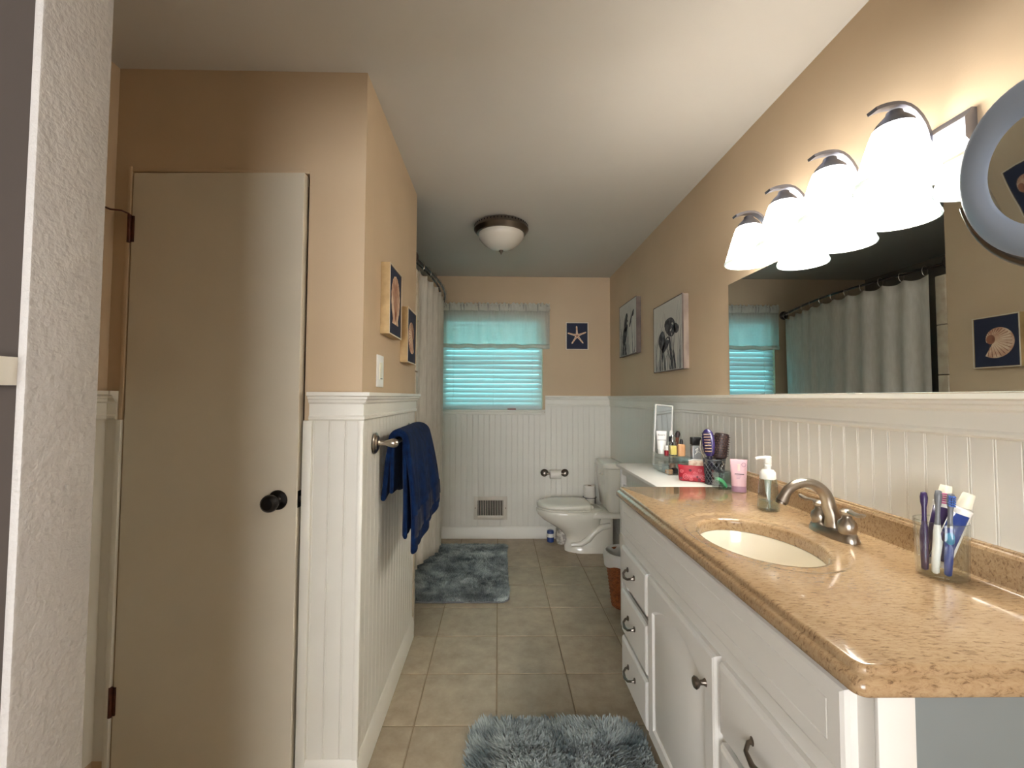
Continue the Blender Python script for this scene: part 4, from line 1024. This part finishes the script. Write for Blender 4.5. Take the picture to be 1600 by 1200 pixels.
for zz in (.14, .45, .66):
    B().box(sx0+.006, sx1-.006, sy0+.012, sy1-.012, zz, zz+.014, .002).build('shelf', 'cabinet_white', st)
# white rolled cloths sticking out of the shelves
for k, (zz, lb) in enumerate(((.473, 'rolled white towel on the middle shelf of the side table'), (.683, 'rolled white towel on the upper shelf of the side table'))):
    b = B()
    pts = []
    for q in range(64):
        a = 2*PI*q/64*2.5; r_ = .018+.034*q/64; pts.append((r_*math.cos(a), r_*math.sin(a)))
    prof_ = [(.052*(1+.03*math.sin(5*a))*math.cos(a), .050*math.sin(a)+.050) for a in [2*PI*q/28 for q in range(28)]]
    b.loft([[(sx0-.016-(.014 if k == 0 else .0), 2.46+u*.92, zz-.008+v*.96) for u, v in prof_], [(sx0-.010-(.014 if k == 0 else 0), 2.46+u, zz-.009+v) for u, v in prof_], [(sx0+.24, 2.46+u, zz-.009+v) for u, v in prof_]])
    tag(b.build('rolled_towel', 'paper'), lb, 'towel', 'rolled white towels')

# ------------------------------------------------------------------ things on the side table
Z1 = sz+.0006; ZC_ = CZ+.0006
# leaning mirror
lm = T('leaning_mirror', 'tall narrow white-framed mirror leaning in the corner of the side table', 'mirror', (.94, 2.55, Z1))
LM = TR(.885, 2.535, Z1+.002) @ RZ(math.radians(8)) @ Matrix.Rotation(math.radians(-4), 4, 'X') @ Matrix.Rotation(math.radians(5), 4, 'Y')
w_, h_ = .112, .350
b = B(LM)
for a in ((0, .007, 0, h_), (w_-.007, w_, 0, h_), (.007, w_-.007, 0, .007), (.007, w_-.007, h_-.007, h_)): b.box(a[0], a[1], -.008, .008, a[2], a[3], .0015)
b.build('frame', 'plastic_white', lm)
B(LM).box(.009, w_-.009, -.004, .002, .009, h_-.009).build('glass', 'mirror', lm)
B(LM).box(.004, w_-.004, .004, .0075, .004, h_-.004).build('backing', 'cardboard', lm)
# acrylic organizer with drawer
og = T('makeup_organizer', 'clear acrylic makeup organizer full of cosmetics on the side table', 'organizer', (.915, 2.30, Z1))
ox0, ox1, oy0, oy1 = .850, .965, 2.205, 2.43
b = B(); t = .003; oh = .088
b.box(ox0, ox1, oy0, oy1, Z1, Z1+t).box(ox0, ox0+t, oy0, oy1, Z1+t, Z1+oh).box(ox1-t, ox1, oy0, oy1, Z1+t, Z1+oh).box(ox0+t, ox1-t, oy0, oy0+t, Z1+t, Z1+oh).box(ox0+t, ox1-t, oy1-t, oy1, Z1+t, Z1+oh).box(ox0+t, ox1-t, oy0+t, oy1-t, Z1+.062, Z1+.065)
b.build('box', 'acrylic', og)
for k, (x_, y_, c_, nm) in enumerate(((.868, 2.225, 'peach', 'compact'), (.905, 2.24, 'black_plastic', 'compact'), (.930, 2.23, 'paper', 'cotton_pad'), (.88, 2.30, 'silver_plastic', 'compact'), (.92, 2.32, 'beige_cloth', 'cotton_pad'), (.89, 2.38, 'paper', 'cotton_pad'))):
    cm = T(nm, ['peach round compact inside the clear organizer front', 'black round compact inside the clear organizer', 'white cotton pad at the organizer front corner', 'silver round compact in the middle of the organizer', 'beige powder puff inside the clear organizer', 'white cotton pad at the back of the organizer'][k], 'cosmetic', (x_, y_+.02, Z1+.0035), 'cosmetics inside the organizer')
    B().lathe([(0, 0), (.017, 0), (.019, .003), (.019, .016+.004*k), (.016, .020+.004*k), (0, .020+.004*k)], (x_, y_+.02, Z1+.0036), 'Z', 20).build('body', c_, cm)
    B().lathe([(.0194, .009), (.0194, .011)], (x_, y_+.02, Z1+.0036), 'Z', 20, False, False).build('seam', 'print_dark', cm)
ZO = Z1+oh+.0006
# shelf tray on the organizer
tr = tag(B().box(.846, .969, 2.202, 2.433, Z1+oh+.0002, Z1+oh+.0032, .001).build('organizer_lid', 'acrylic'), 'flat clear lid lying on the makeup organizer', 'lid')
ZO = Z1+oh+.0038
def tube_bottle(mtx, w, d, h, cap_h, cap_w, n=28, crimp_top=True):
    """standing squeeze tube: cap below, crimp on top. returns body rings builder"""
    b = B(mtx); R_ = []
    for k in range(9):
        t = k/8; z = cap_h+(h-cap_h)*t
        hw = w/2*(.86+.14*t); hd = d/2*(1-t**1.6)+.0012
        R_.append([(hw*math.cos(2*PI*q/n), hd*math.sin(2*PI*q/n)*(1), z) for q in range(n)])
    b.loft(R_); return b
# white cream tube
Mt = TR(.868, 2.345, ZO) @ RZ(math.radians(-18))
wt = T('cream_tube', 'white cream tube standing cap down on the organizer', 'tube', (.868, 2.345, ZO))
tube_bottle(Mt, .052, .030, .118, .022, .04).build('body', 'plastic_white', wt, 60)
B(Mt).lathe([(.0185, 0), (.019, .002), (.019, .020), (.0175, .022)], n=24).build('cap', 'plastic_white', wt)
text_mesh('lettering', 'Eucerin', .012, Mt @ TR(0, -.0075, .098) @ Matrix.Rotation(PI/2, 4, 'X'), 'print_dark', wt)
B(Mt).box(-.022, .022, -.0125, -.0105, .070, .072).build('stripe', 'print_dark', wt)
# small red bottle
rb_ = T('nail_polish', 'tiny dark red bottle with white cap on the organizer', 'bottle', (.862, 2.262, ZO))
B().lathe([(.010, 0), (.011, .002), (.011, .024), (.006, .027)], (.862, 2.262, ZO), 'Z', 18).build('body', 'deep_red', rb_)
B().lathe([(.0075, .027), (.0075, .048), (.006, .050)], (.862, 2.262, ZO), 'Z', 18).build('cap', 'plastic_white', rb_)
# glass jar with yellow cream
yj = T('cream_jar', 'clear square bottle of pale yellow lotion on the organizer', 'bottle', (.895, 2.262, ZO))
B().box(.877, .915, 2.245, 2.283, ZO, ZO+.070, .004).build('glass', 'clear_glass', yj)
B().box(.881, .911, 2.249, 2.279, ZO+.004, ZO+.050, .003).build('lotion', 'yellow_cream', yj)
B().lathe([(.008, .070), (.008, .080), (.006, .082), (.004, .095), (.009, .097), (.009, .104)], (.896, 2.264, ZO), 'Z', 16).build('pump', 'chrome', yj)
# foundation
fd = T('foundation_bottle', 'peach foundation bottle with black cap on the organizer', 'bottle', (.934, 2.250, ZO))
B().loft([[(.934+(p[0])*s, 2.250+p[1]*s, ZO+z) for p in [(math.copysign(abs(math.cos(a))**.6, math.cos(a))*.018, math.copysign(abs(math.sin(a))**.6, math.sin(a))*.014) for a in [2*PI*q/28 for q in range(28)]]] for s, z in ((.92, 0), (1, .003), (1, .052), (.85, .058), (.4, .060))]).build('body', 'peach', fd, 50)
B().lathe([(.0085, .060), (.0085, .075), (.005, .084), (0, .085)], (.934, 2.250, ZO), 'Z', 18).build('cap', 'black_plastic', fd)
# dropper bottle and makeup brush behind
dp = T('dropper_bottle', 'slim dark bottle with white cap standing behind the yellow lotion', 'bottle', (.915, 2.335, ZO))
B().lathe([(.011, 0), (.012, .003), (.012, .085), (.008, .092)], (.915, 2.335, ZO), 'Z', 18).build('body', 'dark_fill', dp)
B().lathe([(.0085, .092), (.0085, .112), (.006, .120), (0, .122)], (.915, 2.335, ZO), 'Z', 18).build('cap', 'plastic_white', dp)
mb = T('makeup_brush', 'brown makeup brush standing upright behind the foundation bottle', 'brush', (.943, 2.335, ZO))
B().tube([(.943, 2.335, ZO), (.950, 2.34, ZO+.085)], [.006, .009], 12).build('handle', 'rust_brown', mb)
B().tube([(.950, 2.34, ZO+.085), (.954, 2.343, ZO+.104), (.956, 2.344, ZO+.118)], [.010, .013, .006], 12).build('bristles', 'brush_brown', mb)
# hairspray style bottle
hb = T('body_spray', 'clear silver spray bottle with square black cap behind the red pouch', 'bottle', (.985, 2.19, Z1))
hx_, hy_ = .992, 2.215
B().box(hx_-.022, hx_+.022, hy_-.017, hy_+.017, Z1, Z1+.150, .004).build('body', 'silver_plastic', hb)
B().box(hx_-.023, hx_+.023, hy_-.018, hy_+.018, Z1+.152, Z1+.190, .004).build('cap', 'black_plastic', hb)
B().tube([(hx_-.010, hy_-.0178, Z1+.126), (hx_+.002, hy_-.0178, Z1+.138), (hx_-.004, hy_-.0178, Z1+.112), (hx_-.012, hy_-.0178, Z1+.106), (hx_+.004, hy_-.0178, Z1+.120), (hx_+.014, hy_-.0178, Z1+.114)], .0014, 6).build('script_mark', 'plastic_white', hb)
# beige flowered pouch
bp_ = T('cloth_pouch', 'beige flowered cloth pouch behind the red pouch', 'pouch', (.985, 2.12, Z1))
R_ = []
for z_, a_, d_ in ((0, .034, .020), (.010, .040, .026), (.035, .038, .022), (.060, .036, .012), (.075, .038, .006), (.082, .038, .003)):
    R_.append([(.965+a_*math.cos(q)+.003*math.sin(3*q+z_*60), 2.155+d_*math.sin(q), Z1+z_) for q in [2*PI*k/30 for k in range(30)]])
B().loft(R_).build('body', 'beige_cloth', bp_, 60)
B().tube([(.928, 2.155, Z1+.082), (.950, 2.153, Z1+.086), (1.000, 2.155, Z1+.083)], .003, 8).build('zip', 'plastic_white', bp_)
# red pouch
rp = T('red_pouch', 'shiny red zip pouch with pink swirls lying on the side table', 'pouch', (.90, 2.04, Z1))
PM_ = TR(.905, 2.055, Z1) @ RZ(math.radians(-24))
R_ = []
for z_, hl_, d_ in ((0, .055, .010), (.006, .060, .021), (.022, .0615, .024), (.042, .061, .018), (.060, .063, .008), (.072, .065, .002)):
    ring_ = []
    for k in range(44):
        a = 2*PI*k/44; c_, s_ = math.cos(a), math.sin(a)
        ring_.append((hl_*math.copysign(abs(c_)**.55, c_), d_*math.copysign(abs(s_)**.8, s_)+.0015*math.sin(5*c_), z_+(.004*c_*c_ if z_ > .05 else 0)))
    R_.append(ring_)
B(PM_).loft(R_).build('body', 'red_cloth', rp, 60)
def pouch_y(z): return -{0: .02}.get(0)-.0035 if z < .03 else -(.0265-(z-.03)*.42)
swl = B(PM_); dots = B(PM_)
for (cx_, cz_, r0) in ((-.030, .026, .015), (.010, .038, .011), (.044, .024, .013), (-.008, .014, .008), (.030, .054, .008), (-.048, .048, .008)):
    pts = []
    for q in range(26):
        a = q/25*4.2*PI; r_ = r0*(q/25)+.001; zz = cz_+r_*math.sin(a)
        pts.append((cx_+r_*math.cos(a), pouch_y(zz)-.001, max(.004, zz)))
    swl.tube(pts, .0011, 5)
for (cx_, cz_, r0) in ((.028, .012, .007), (-.010, .052, .006), (.020, .024, .005), (-.050, .014, .006)):
    dots.lathe([(0, pouch_y(cz_)-.0005), (r0, pouch_y(cz_)-.0005), (r0, pouch_y(cz_)+.004), (0, pouch_y(cz_)+.004)], (cx_, 0, cz_), 'Y', 16)
swl.build('swirl_print', 'pink_line', rp); dots.build('dot_print', 'maroon_dot', rp)
# wire basket with brushes
bkx, bky = .972, 1.985
wbk = T('wire_basket', 'grey diamond mesh basket holding hair brushes at the counter end', 'basket', (bkx, bky, Z1))
R0, R1, HB = .037, .045, .112
b = B()
for k in range(14):
    for sgn in (-1, 1):
        pts = []
        for q in range(13):
            t_ = q/12; a = 2*PI*k/14+sgn*t_*1.9; r_ = R0+(R1-R0)*t_
            pts.append((bkx+r_*math.cos(a), bky+r_*math.sin(a), Z1+.004+(HB-.006)*t_))
        b.tube(pts, .0014, 5)
b.build('mesh_wires', 'grey_wire', wbk)
B().tube([(bkx+R1*math.cos(a), bky+R1*math.sin(a), Z1+HB) for a in [2*PI*k/32 for k in range(32)]], .003, 8, closed=True).build('rim', 'grey_wire', wbk)
B().lathe([(0, 0), (R0, 0), (R0+.002, .004), (R0-.002, .005), (0, .004)], (bkx, bky, Z1), 'Z', 30).build('base', 'grey_wire', wbk)
B().lathe([(R0-.004, .006), (R1-.005, HB-.030), (R1-.008, HB-.030), (R0-.007, .006)], (bkx, bky, Z1), 'Z', 28, False, False).build('lining', 'dark_fill', wbk)
# purple vent brush: standing in the basket, tilted
BM1 = TR(bkx-.014, bky-.006, Z1+.014) @ Matrix.Rotation(math.radians(-5), 4, 'Y') @ RZ(math.radians(-42)) @ Matrix.Scale(1.2, 4)
pb_ = T('paddle_brush', 'glossy purple vent hairbrush standing in the mesh basket', 'hairbrush', (bkx-.014, bky-.006, Z1+.012))
B(BM1).tube([(0, 0, 0), (0, 0, .06), (0, 0, .095)], [.007, .009, .010], 12).build('handle', 'purple_dark', pb_)
R_ = []
for z_, w2 in ((.092, .010), (.105, .018), (.13, .0225), (.16, .0225), (.18, .019), (.192, .010), (.195, .003)):
    R_.append([(w2*math.cos(q), .008*math.sin(q)+.004, z_) for q in [2*PI*k/24 for k in range(24)]])
B(BM1).loft(R_).build('head', 'purple_gloss', pb_, 60)
b = B(BM1)
for i in range(8):
    for j in range(-2, 3):
        zz = .108+.0105*i; b.tube([(j*.0068, -.004, zz), (j*.0068, -.022, zz)], .0009, 5)
b.build('bristles', 'purple_dark', pb_)
b = B(BM1)
for i in range(7): b.box(-.012, .012, -.0060, -.0035, .111+.0105*i, .1145+.0105*i, .0006, 1)
b.build('vent_slots', 'shell_cream', pb_)
# round thermal brush
BM2 = TR(bkx+.010, bky+.002, Z1+.010) @ Matrix.Rotation(math.radians(9), 4, 'Y') @ Matrix.Rotation(math.radians(-3), 4, 'X') @ Matrix.Diagonal((1.25, 1.25, 1.22, 1))
rbn = T('round_brush', 'dark brown round barrel hairbrush standing in the mesh basket', 'hairbrush', (bkx+.012, bky+.004, Z1+.010))
B(BM2).tube([(0, 0, 0), (0, 0, .085)], [.007, .011], 12).build('handle', 'black_plastic', rbn)
B(BM2).lathe([(.012, .085), (.0225, .090), (.024, .094), (.024, .172), (.0225, .178), (.018, .180), (.0165, .176), (0, .176)], n=28).build('barrel', 'brush_brown', rbn)
b = B(BM2); c2 = B(BM2)
for i in range(9):
    for j in range(16):
        a = 2*PI*(j+.5*(i % 2))/16; zz = .099+.0086*i
        b.tube([(.0235*math.cos(a), .0235*math.sin(a), zz), (.029*math.cos(a), .029*math.sin(a), zz)], .0009, 4)
        a += PI/16; c2.box(-.0016, .0016, -.0016, .0016, 0, 0) if False else None
        c2.sphere((.0238*math.cos(a), .0238*math.sin(a), zz), .0022, 6)
b.build('bristles', 'black_plastic', rbn); c2.build('vent_holes', 'brush_hole', rbn)
# wire pick with curled end (metal comb)
BM3 = TR(bkx-.030, bky+.020, Z1+.010)
wc_ = T('wire_comb', 'bent metal wire hair lift standing behind the purple brush', 'comb', tuple(BM3.translation))
pts = [(.006, -.01, 0), (0, -.004, .10), (-.014, 0, .122), (-.024, 0, .150), (-.022, 0, .180), (-.010, 0, .198), (.004, 0, .200), (.010, 0, .190), (.004, 0, .183), (-.004, 0, .187)]
B(BM3).tube(pts, .0028, 8).build('wire', 'nickel', wc_, 60)
b = B(BM3)
for k in range(9): b.tube([(-.006, 0, .125+.007*k), (.016, 0, .125+.007*k)], .0007, 5)
b.build('teeth', 'black_plastic', wc_)
# glass jar with mint claw clip
jx, jy = .955, 1.882
gj = T('glass_jar', 'small square glass jar with round knob lid on the counter end', 'jar', (jx, jy, ZC_))
hw = .030; hh = .070
b = B(); t = .0025
b.box(jx-hw, jx+hw, jy-hw, jy+hw, ZC_, ZC_+t).box(jx-hw, jx-hw+t, jy-hw, jy+hw, ZC_+t, ZC_+hh).box(jx+hw-t, jx+hw, jy-hw, jy+hw, ZC_+t, ZC_+hh).box(jx-hw+t, jx+hw-t, jy-hw, jy-hw+t, ZC_+t, ZC_+hh).box(jx-hw+t, jx+hw-t, jy+hw-t, jy+hw, ZC_+t, ZC_+hh)
b.build('glass', 'bottle_glass', gj)
ld = B().box(jx-hw-.001, jx+hw+.001, jy-hw-.001, jy+hw+.001, ZC_+hh+.0002, ZC_+hh+.005, .0015).build('lid', 'acrylic', gj)
B().tube([(jx, jy, ZC_+hh+.005), (jx, jy, ZC_+hh+.012)], .005, 10).sphere((jx, jy, ZC_+hh+.019), .011, 16).build('knob', 'acrylic', ld)
CM = TR(jx-.002, jy-.002, ZC_+.029) @ RZ(math.radians(-10)) @ Matrix.Rotation(math.radians(42), 4, 'Y')
cc = T('claw_clip', 'mint green hair claw clip inside the glass jar', 'hair clip', tuple(CM.translation))
for s in (-1, 1):
    R_ = []
    for k in range(9):
        t_ = k/8; xx = (-.026+.052*t_); zz = .004-.006*(2*t_-1)**2
        R_.append([(xx, s*.004, zz+.004), (xx, s*.010, zz+.001), (xx, s*.013, zz-.008), (xx, s*.0105, zz-.008), (xx, s*.007, zz-.001), (xx, s*.003, zz+.001)])
    j_ = B(CM).loft(R_).build('jaw', 'mint', cc, 50)
    b = B(CM)
    for k in range(5): xx = -.020+.010*k; b.tube([(xx, s*.0115, -.006), (xx, s*.009, -.013), (xx, s*.003, -.016)], [.0020, .0018, .0010], 6)
    b.build('teeth', 'mint_dark', j_)
B(CM).tube([(-.010, 0, .006), (.010, 0, .006)], .004, 10).build('spring', 'mint_dark', cc)
# pink tube
Mp = TR(.990, 1.815, ZC_) @ RZ(math.radians(-24))
pk = T('lotion_tube', 'pink lotion tube standing on its mauve cap by the backsplash', 'tube', (.993, 1.815, ZC_))
tube_bottle(Mp, .064, .036, .132, .024, .05).build('body', 'pink_tube', pk, 60)
R_ = [[(.0275*s_*math.cos(q), .0165*s_*math.sin(q), z_) for q in [2*PI*k/28 for k in range(28)]] for s_, z_ in ((.97, 0), (1, .002), (1, .021), (.95, .024))]
B(Mp).loft(R_).build('cap', 'mauve_cap', pk, 40)
def pkbox(a, c, d, e, nm, mt, y=-.0100): B(Mp).box(a, c, y-.0015, y+.0015, d, e).build(nm, mt, pk)
pkbox(-.005, .004, .086, .114, 'panel_print', 'pale_print', -.0105)
b = B(Mp).lathe([(.0065, -.0095), (.0085, -.0095), (.0085, -.0075), (.0065, -.0075)], (.018, 0, .112), 'Y', 20, False, False); b.build('roundel_print', 'mauve_cap', pk)
pkbox(-.016, .018, .0725, .0750, 'text_line', 'print_dark', -.0150)
for k in range(3): pkbox(-.010, .008-.003*k, .0665-.005*k, .0678-.005*k, 'text_line', 'mauve_cap', -.0162-.0006*k)
# soap dispenser
dx_, dy_ = .930, 1.520
sd = T('soap_dispenser', 'clear foaming soap dispenser with white pump beside the faucet', 'dispenser', (dx_, dy_, ZC_))
def sq(s_, z_, e_=.5): return [(dx_+s_*math.copysign(abs(math.cos(a))**e_, math.cos(a)), dy_+s_*math.copysign(abs(math.sin(a))**e_, math.sin(a)), ZC_+z_) for a in [2*PI*k/32 for k in range(32)]]
B().loft([sq(.026, 0), sq(.029, .003), sq(.029, .012), sq(.0265, .090, .7), sq(.025, .108, .9), sq(.022, .114, 1)]).build('bottle', 'bottle_glass', sd, 50)
B().loft([sq(.0225, .004), sq(.0245, .006), sq(.0240, .034, .6)]).build('soap', 'green_glass', sd, 50)
B().lathe([(.0235, .106), (.0255, .108), (.0255, .118), (.024, .130), (.018, .138), (.010, .140), (.0095, .150), (.012, .151), (.012, .158), (.009, .160)], (dx_, dy_, ZC_), 'Z', 24).build('collar', 'plastic_white', sd)
B().lathe([(.0115, .160), (.0125, .162), (.0125, .182), (.010, .185), (0, .185)], (dx_, dy_, ZC_), 'Z', 20).tube([(dx_, dy_, ZC_+.178), (dx_-.03, dy_-.004, ZC_+.180), (dx_-.046, dy_-.006, ZC_+.177)], [.0065, .005, .004], 10).build('pump_head', 'plastic_white', sd)
B().tube([(dx_, dy_, ZC_+.108), (dx_, dy_, ZC_+.06), (dx_+.004, dy_, ZC_+.03), (dx_+.006, dy_, ZC_+.008)], [.012, .008, .0025, .0025], 10).build('dip_tube', 'gel_clear', sd)

# ------------------------------------------------------------------ toothbrush cup
cx_c, cy_c = .968, .962
tc_ = T('toothbrush_cup', 'clear ribbed plastic cup holding toothbrushes by the backsplash', 'cup', (cx_c, cy_c, ZC_))
n = 80; R_ = []
def cupring(r_, z_, rib): return [(cx_c+(r_+rib*math.cos(20*a))*math.cos(a), cy_c+(r_+rib*math.cos(20*a))*math.sin(a), ZC_+z_) for a in [2*PI*k/n for k in range(n)]]
B().loft([cupring(.004, .0006, 0), cupring(.040, .0006, 0), cupring(.0425, .004, .0006), cupring(.0455, .118, .0006), cupring(.0448, .120, 0), cupring(.0435, .118, 0), cupring(.0400, .006, 0), cupring(.004, .005, 0)], False, False).build('wall', 'clear_glass', tc_, 50)
B().tube([(cx_c+.0447*math.cos(a), cy_c+.0447*math.sin(a), ZC_+.1195) for a in [2*PI*k/40 for k in range(40)]], .0010, 6, closed=True).build('rim', 'acrylic', tc_)
def brush(label, base, top, m_h, m_grip, m_neck, m_bris, face):
    base, top = Vector(base), Vector(top); d = (top-base).normalized(); Ln = (top-base).length
    fc_ = Vector(face); s_ = d.cross(fc_).normalized(); fc_ = s_.cross(d).normalized()
    rt = T('toothbrush', label, 'toothbrush', tuple(base), 'toothbrushes in the cup')
    P_ = lambda t_, o=0: base+d*Ln*t_+fc_*o
    h = B().tube([P_(0), P_(.02), P_(.2), P_(.38, .002), P_(.50, .001), P_(.58)], [.003, .0065, .0075, .0085, .0075, .0055], 12).build('handle', m_h, rt, 60)
    B().tube([P_(.36, .004), P_(.42, .006), P_(.49, .005), P_(.54, .002)], [.003, .0075, .0075, .003], 12).build('thumb_grip', m_grip, rt, 60)
    B().tube([P_(.57), P_(.68), P_(.80), P_(.86), P_(.93), P_(.99), P_(1.0)], [.0055, .0042, .0045, .0065, .0072, .0055, .002], 12).build('neck', m_neck, rt, 60)
    b = B()
    for i in range(5):
        for j in (-1, 0, 1):
            p = P_(.855+.027*i, .004)+s_*.0038*j; b.tube([p, p+fc_*.012], .0019, 6)
    b.build('bristles', m_bris, rt)
zb = ZC_+.0075
brush('grey and white toothbrush with pink bristles in the cup', (cx_c-.029, cy_c-.014, zb+.003), (cx_c-.005, cy_c-.003, zb+.178), 'plastic_white', 'tooth_purple', 'tooth_grey', 'bristle_pink', (.8, -.3, .4))
brush('blue toothbrush with blue bristles at the front of the cup', (cx_c-.016, cy_c-.028, zb+.003), (cx_c-.001, cy_c-.026, zb+.176), 'tooth_blue', 'tooth_cyan', 'tooth_grey', 'bristle_blue', (-.6, -.8, .1))
brush('dark purple toothbrush leaning behind the others in the cup', (cx_c-.032, cy_c+.006, zb+.003), (cx_c-.008, cy_c+.028, zb+.168), 'tooth_purple', 'tooth_purple', 'tooth_purple', 'tooth_purple', (.6, .6, .1))
def paste(label, base, top, twist, m_strip):
    base, top = Vector(base), Vector(top); d = (top-base); Ln = d.length; d.normalize()
    s_ = Vector((math.cos(twist), math.sin(twist), 0)); s_ = (s_-d*s_.dot(d)).normalized(); w_ = d.cross(s_)
    rt = T('toothpaste_tube', label, 'toothpaste', tuple(base), 'toothpaste tubes in the cup')
    def rg(t_, a, c): return [base+d*Ln*t_+s_*a*math.cos(q)+w_*c*math.sin(q) for q in [2*PI*k/28 for k in range(28)]]
    B().loft([rg(0, .019, .0015), rg(.1, .019, .0035), rg(.4, .0180, .010), rg(.72, .0165, .0150), rg(.76, .0165, .0160)]).build('body', 'plastic_white', rt, 50)
    B().loft([rg(.76, .0175, .0170), rg(.785, .0172, .0168), rg(.81, .010, .010)]).build('shoulder', 'plastic_white', rt, 40)
    B().loft([rg(.81, .0115, .0115), rg(.82, .0125, .0125), rg(.985, .0105, .0105), rg(1.0, .009, .009)]).build('cap', 'plastic_cream', rt, 40)
    # printed band wrapped on the front half
    b = B(); vs_ = []; fs_ = []; na = 12
    T_ = [(.08, .019, .0032), (.25, .0185, .0070), (.4, .0180, .010), (.72, .0165, .0150)]
    for t_, a, c in T_:
        for k in range(na+1):
            q = math.radians(195+115*k/na); vs_.append(base+d*Ln*t_+s_*(a+.0005)*math.cos(q)+w_*(c+.0005)*math.sin(q))
    for i in range(len(T_)-1):
        for k in range(na): o = i*(na+1)+k; fs_.append((o, o+1, o+na+2, o+na+1))
    b.add(vs_, fs_); solid(b.build('print', m_strip, rt, 60), .0004)
paste('white and blue toothpaste tube leaning out over the cup rim', (cx_c-.007, cy_c+.003, zb+.012), (cx_c+.045, cy_c-.020, zb+.174), -.5, 'tooth_blue')
paste('white and purple toothpaste tube behind the blue toothbrush', (cx_c+.001, cy_c+.023, zb+.012), (cx_c+.036, cy_c+.020, zb+.184), -.5, 'tooth_purple')

# ------------------------------------------------------------------ ceiling light
lx, ly = .012, 2.87
cl_ = T('ceiling_light', 'flush ceiling light with pierced nickel ring and frosted bowl', 'ceiling light', (lx, ly, 2.25))
B().lathe([(.0, ZC-.0005), (.150, ZC-.0005), (.166, ZC-.010), (.178, ZC-.030), (.180, ZC-.045), (.176, ZC-.050), (.160, ZC-.070), (.150, ZC-.072), (.146, ZC-.060), (0, ZC-.060)], (lx, ly, 0), 'Z', 56, False, False).build('ring', 'nickel_dark', cl_, 40)
B().lathe([(.148, ZC-.066), (.150, ZC-.080), (.147, ZC-.098), (.136, ZC-.112), (.115, ZC-.135), (.085, ZC-.158), (.045, ZC-.175), (0, ZC-.180)], (lx, ly, 0), 'Z', 48, False, False).build('glass_bowl', 'frosted', cl_, 60)
B().lathe([(.0, ZC-.176), (.014, ZC-.178), (.016, ZC-.182), (.012, ZC-.189), (.006, ZC-.195), (.005, ZC-.203), (0, ZC-.206)], (lx, ly, 0), 'Z', 20).build('finial', 'nickel_dark', cl_)
sm_ = B().box(-.0035, .0035, -.0015, .0015, -.007, .007, .0005, 1).mesh('slot', 'dark_hole')
for k in range(48):
    a = 2*PI*k/48
    if math.sin(a) > .35: continue
    o = inst('slot', sm_, (lx+.1757*math.cos(a), ly+.1757*math.sin(a), ZC-.0255), cl_); o.rotation_euler = (0, 0, a+PI/2)
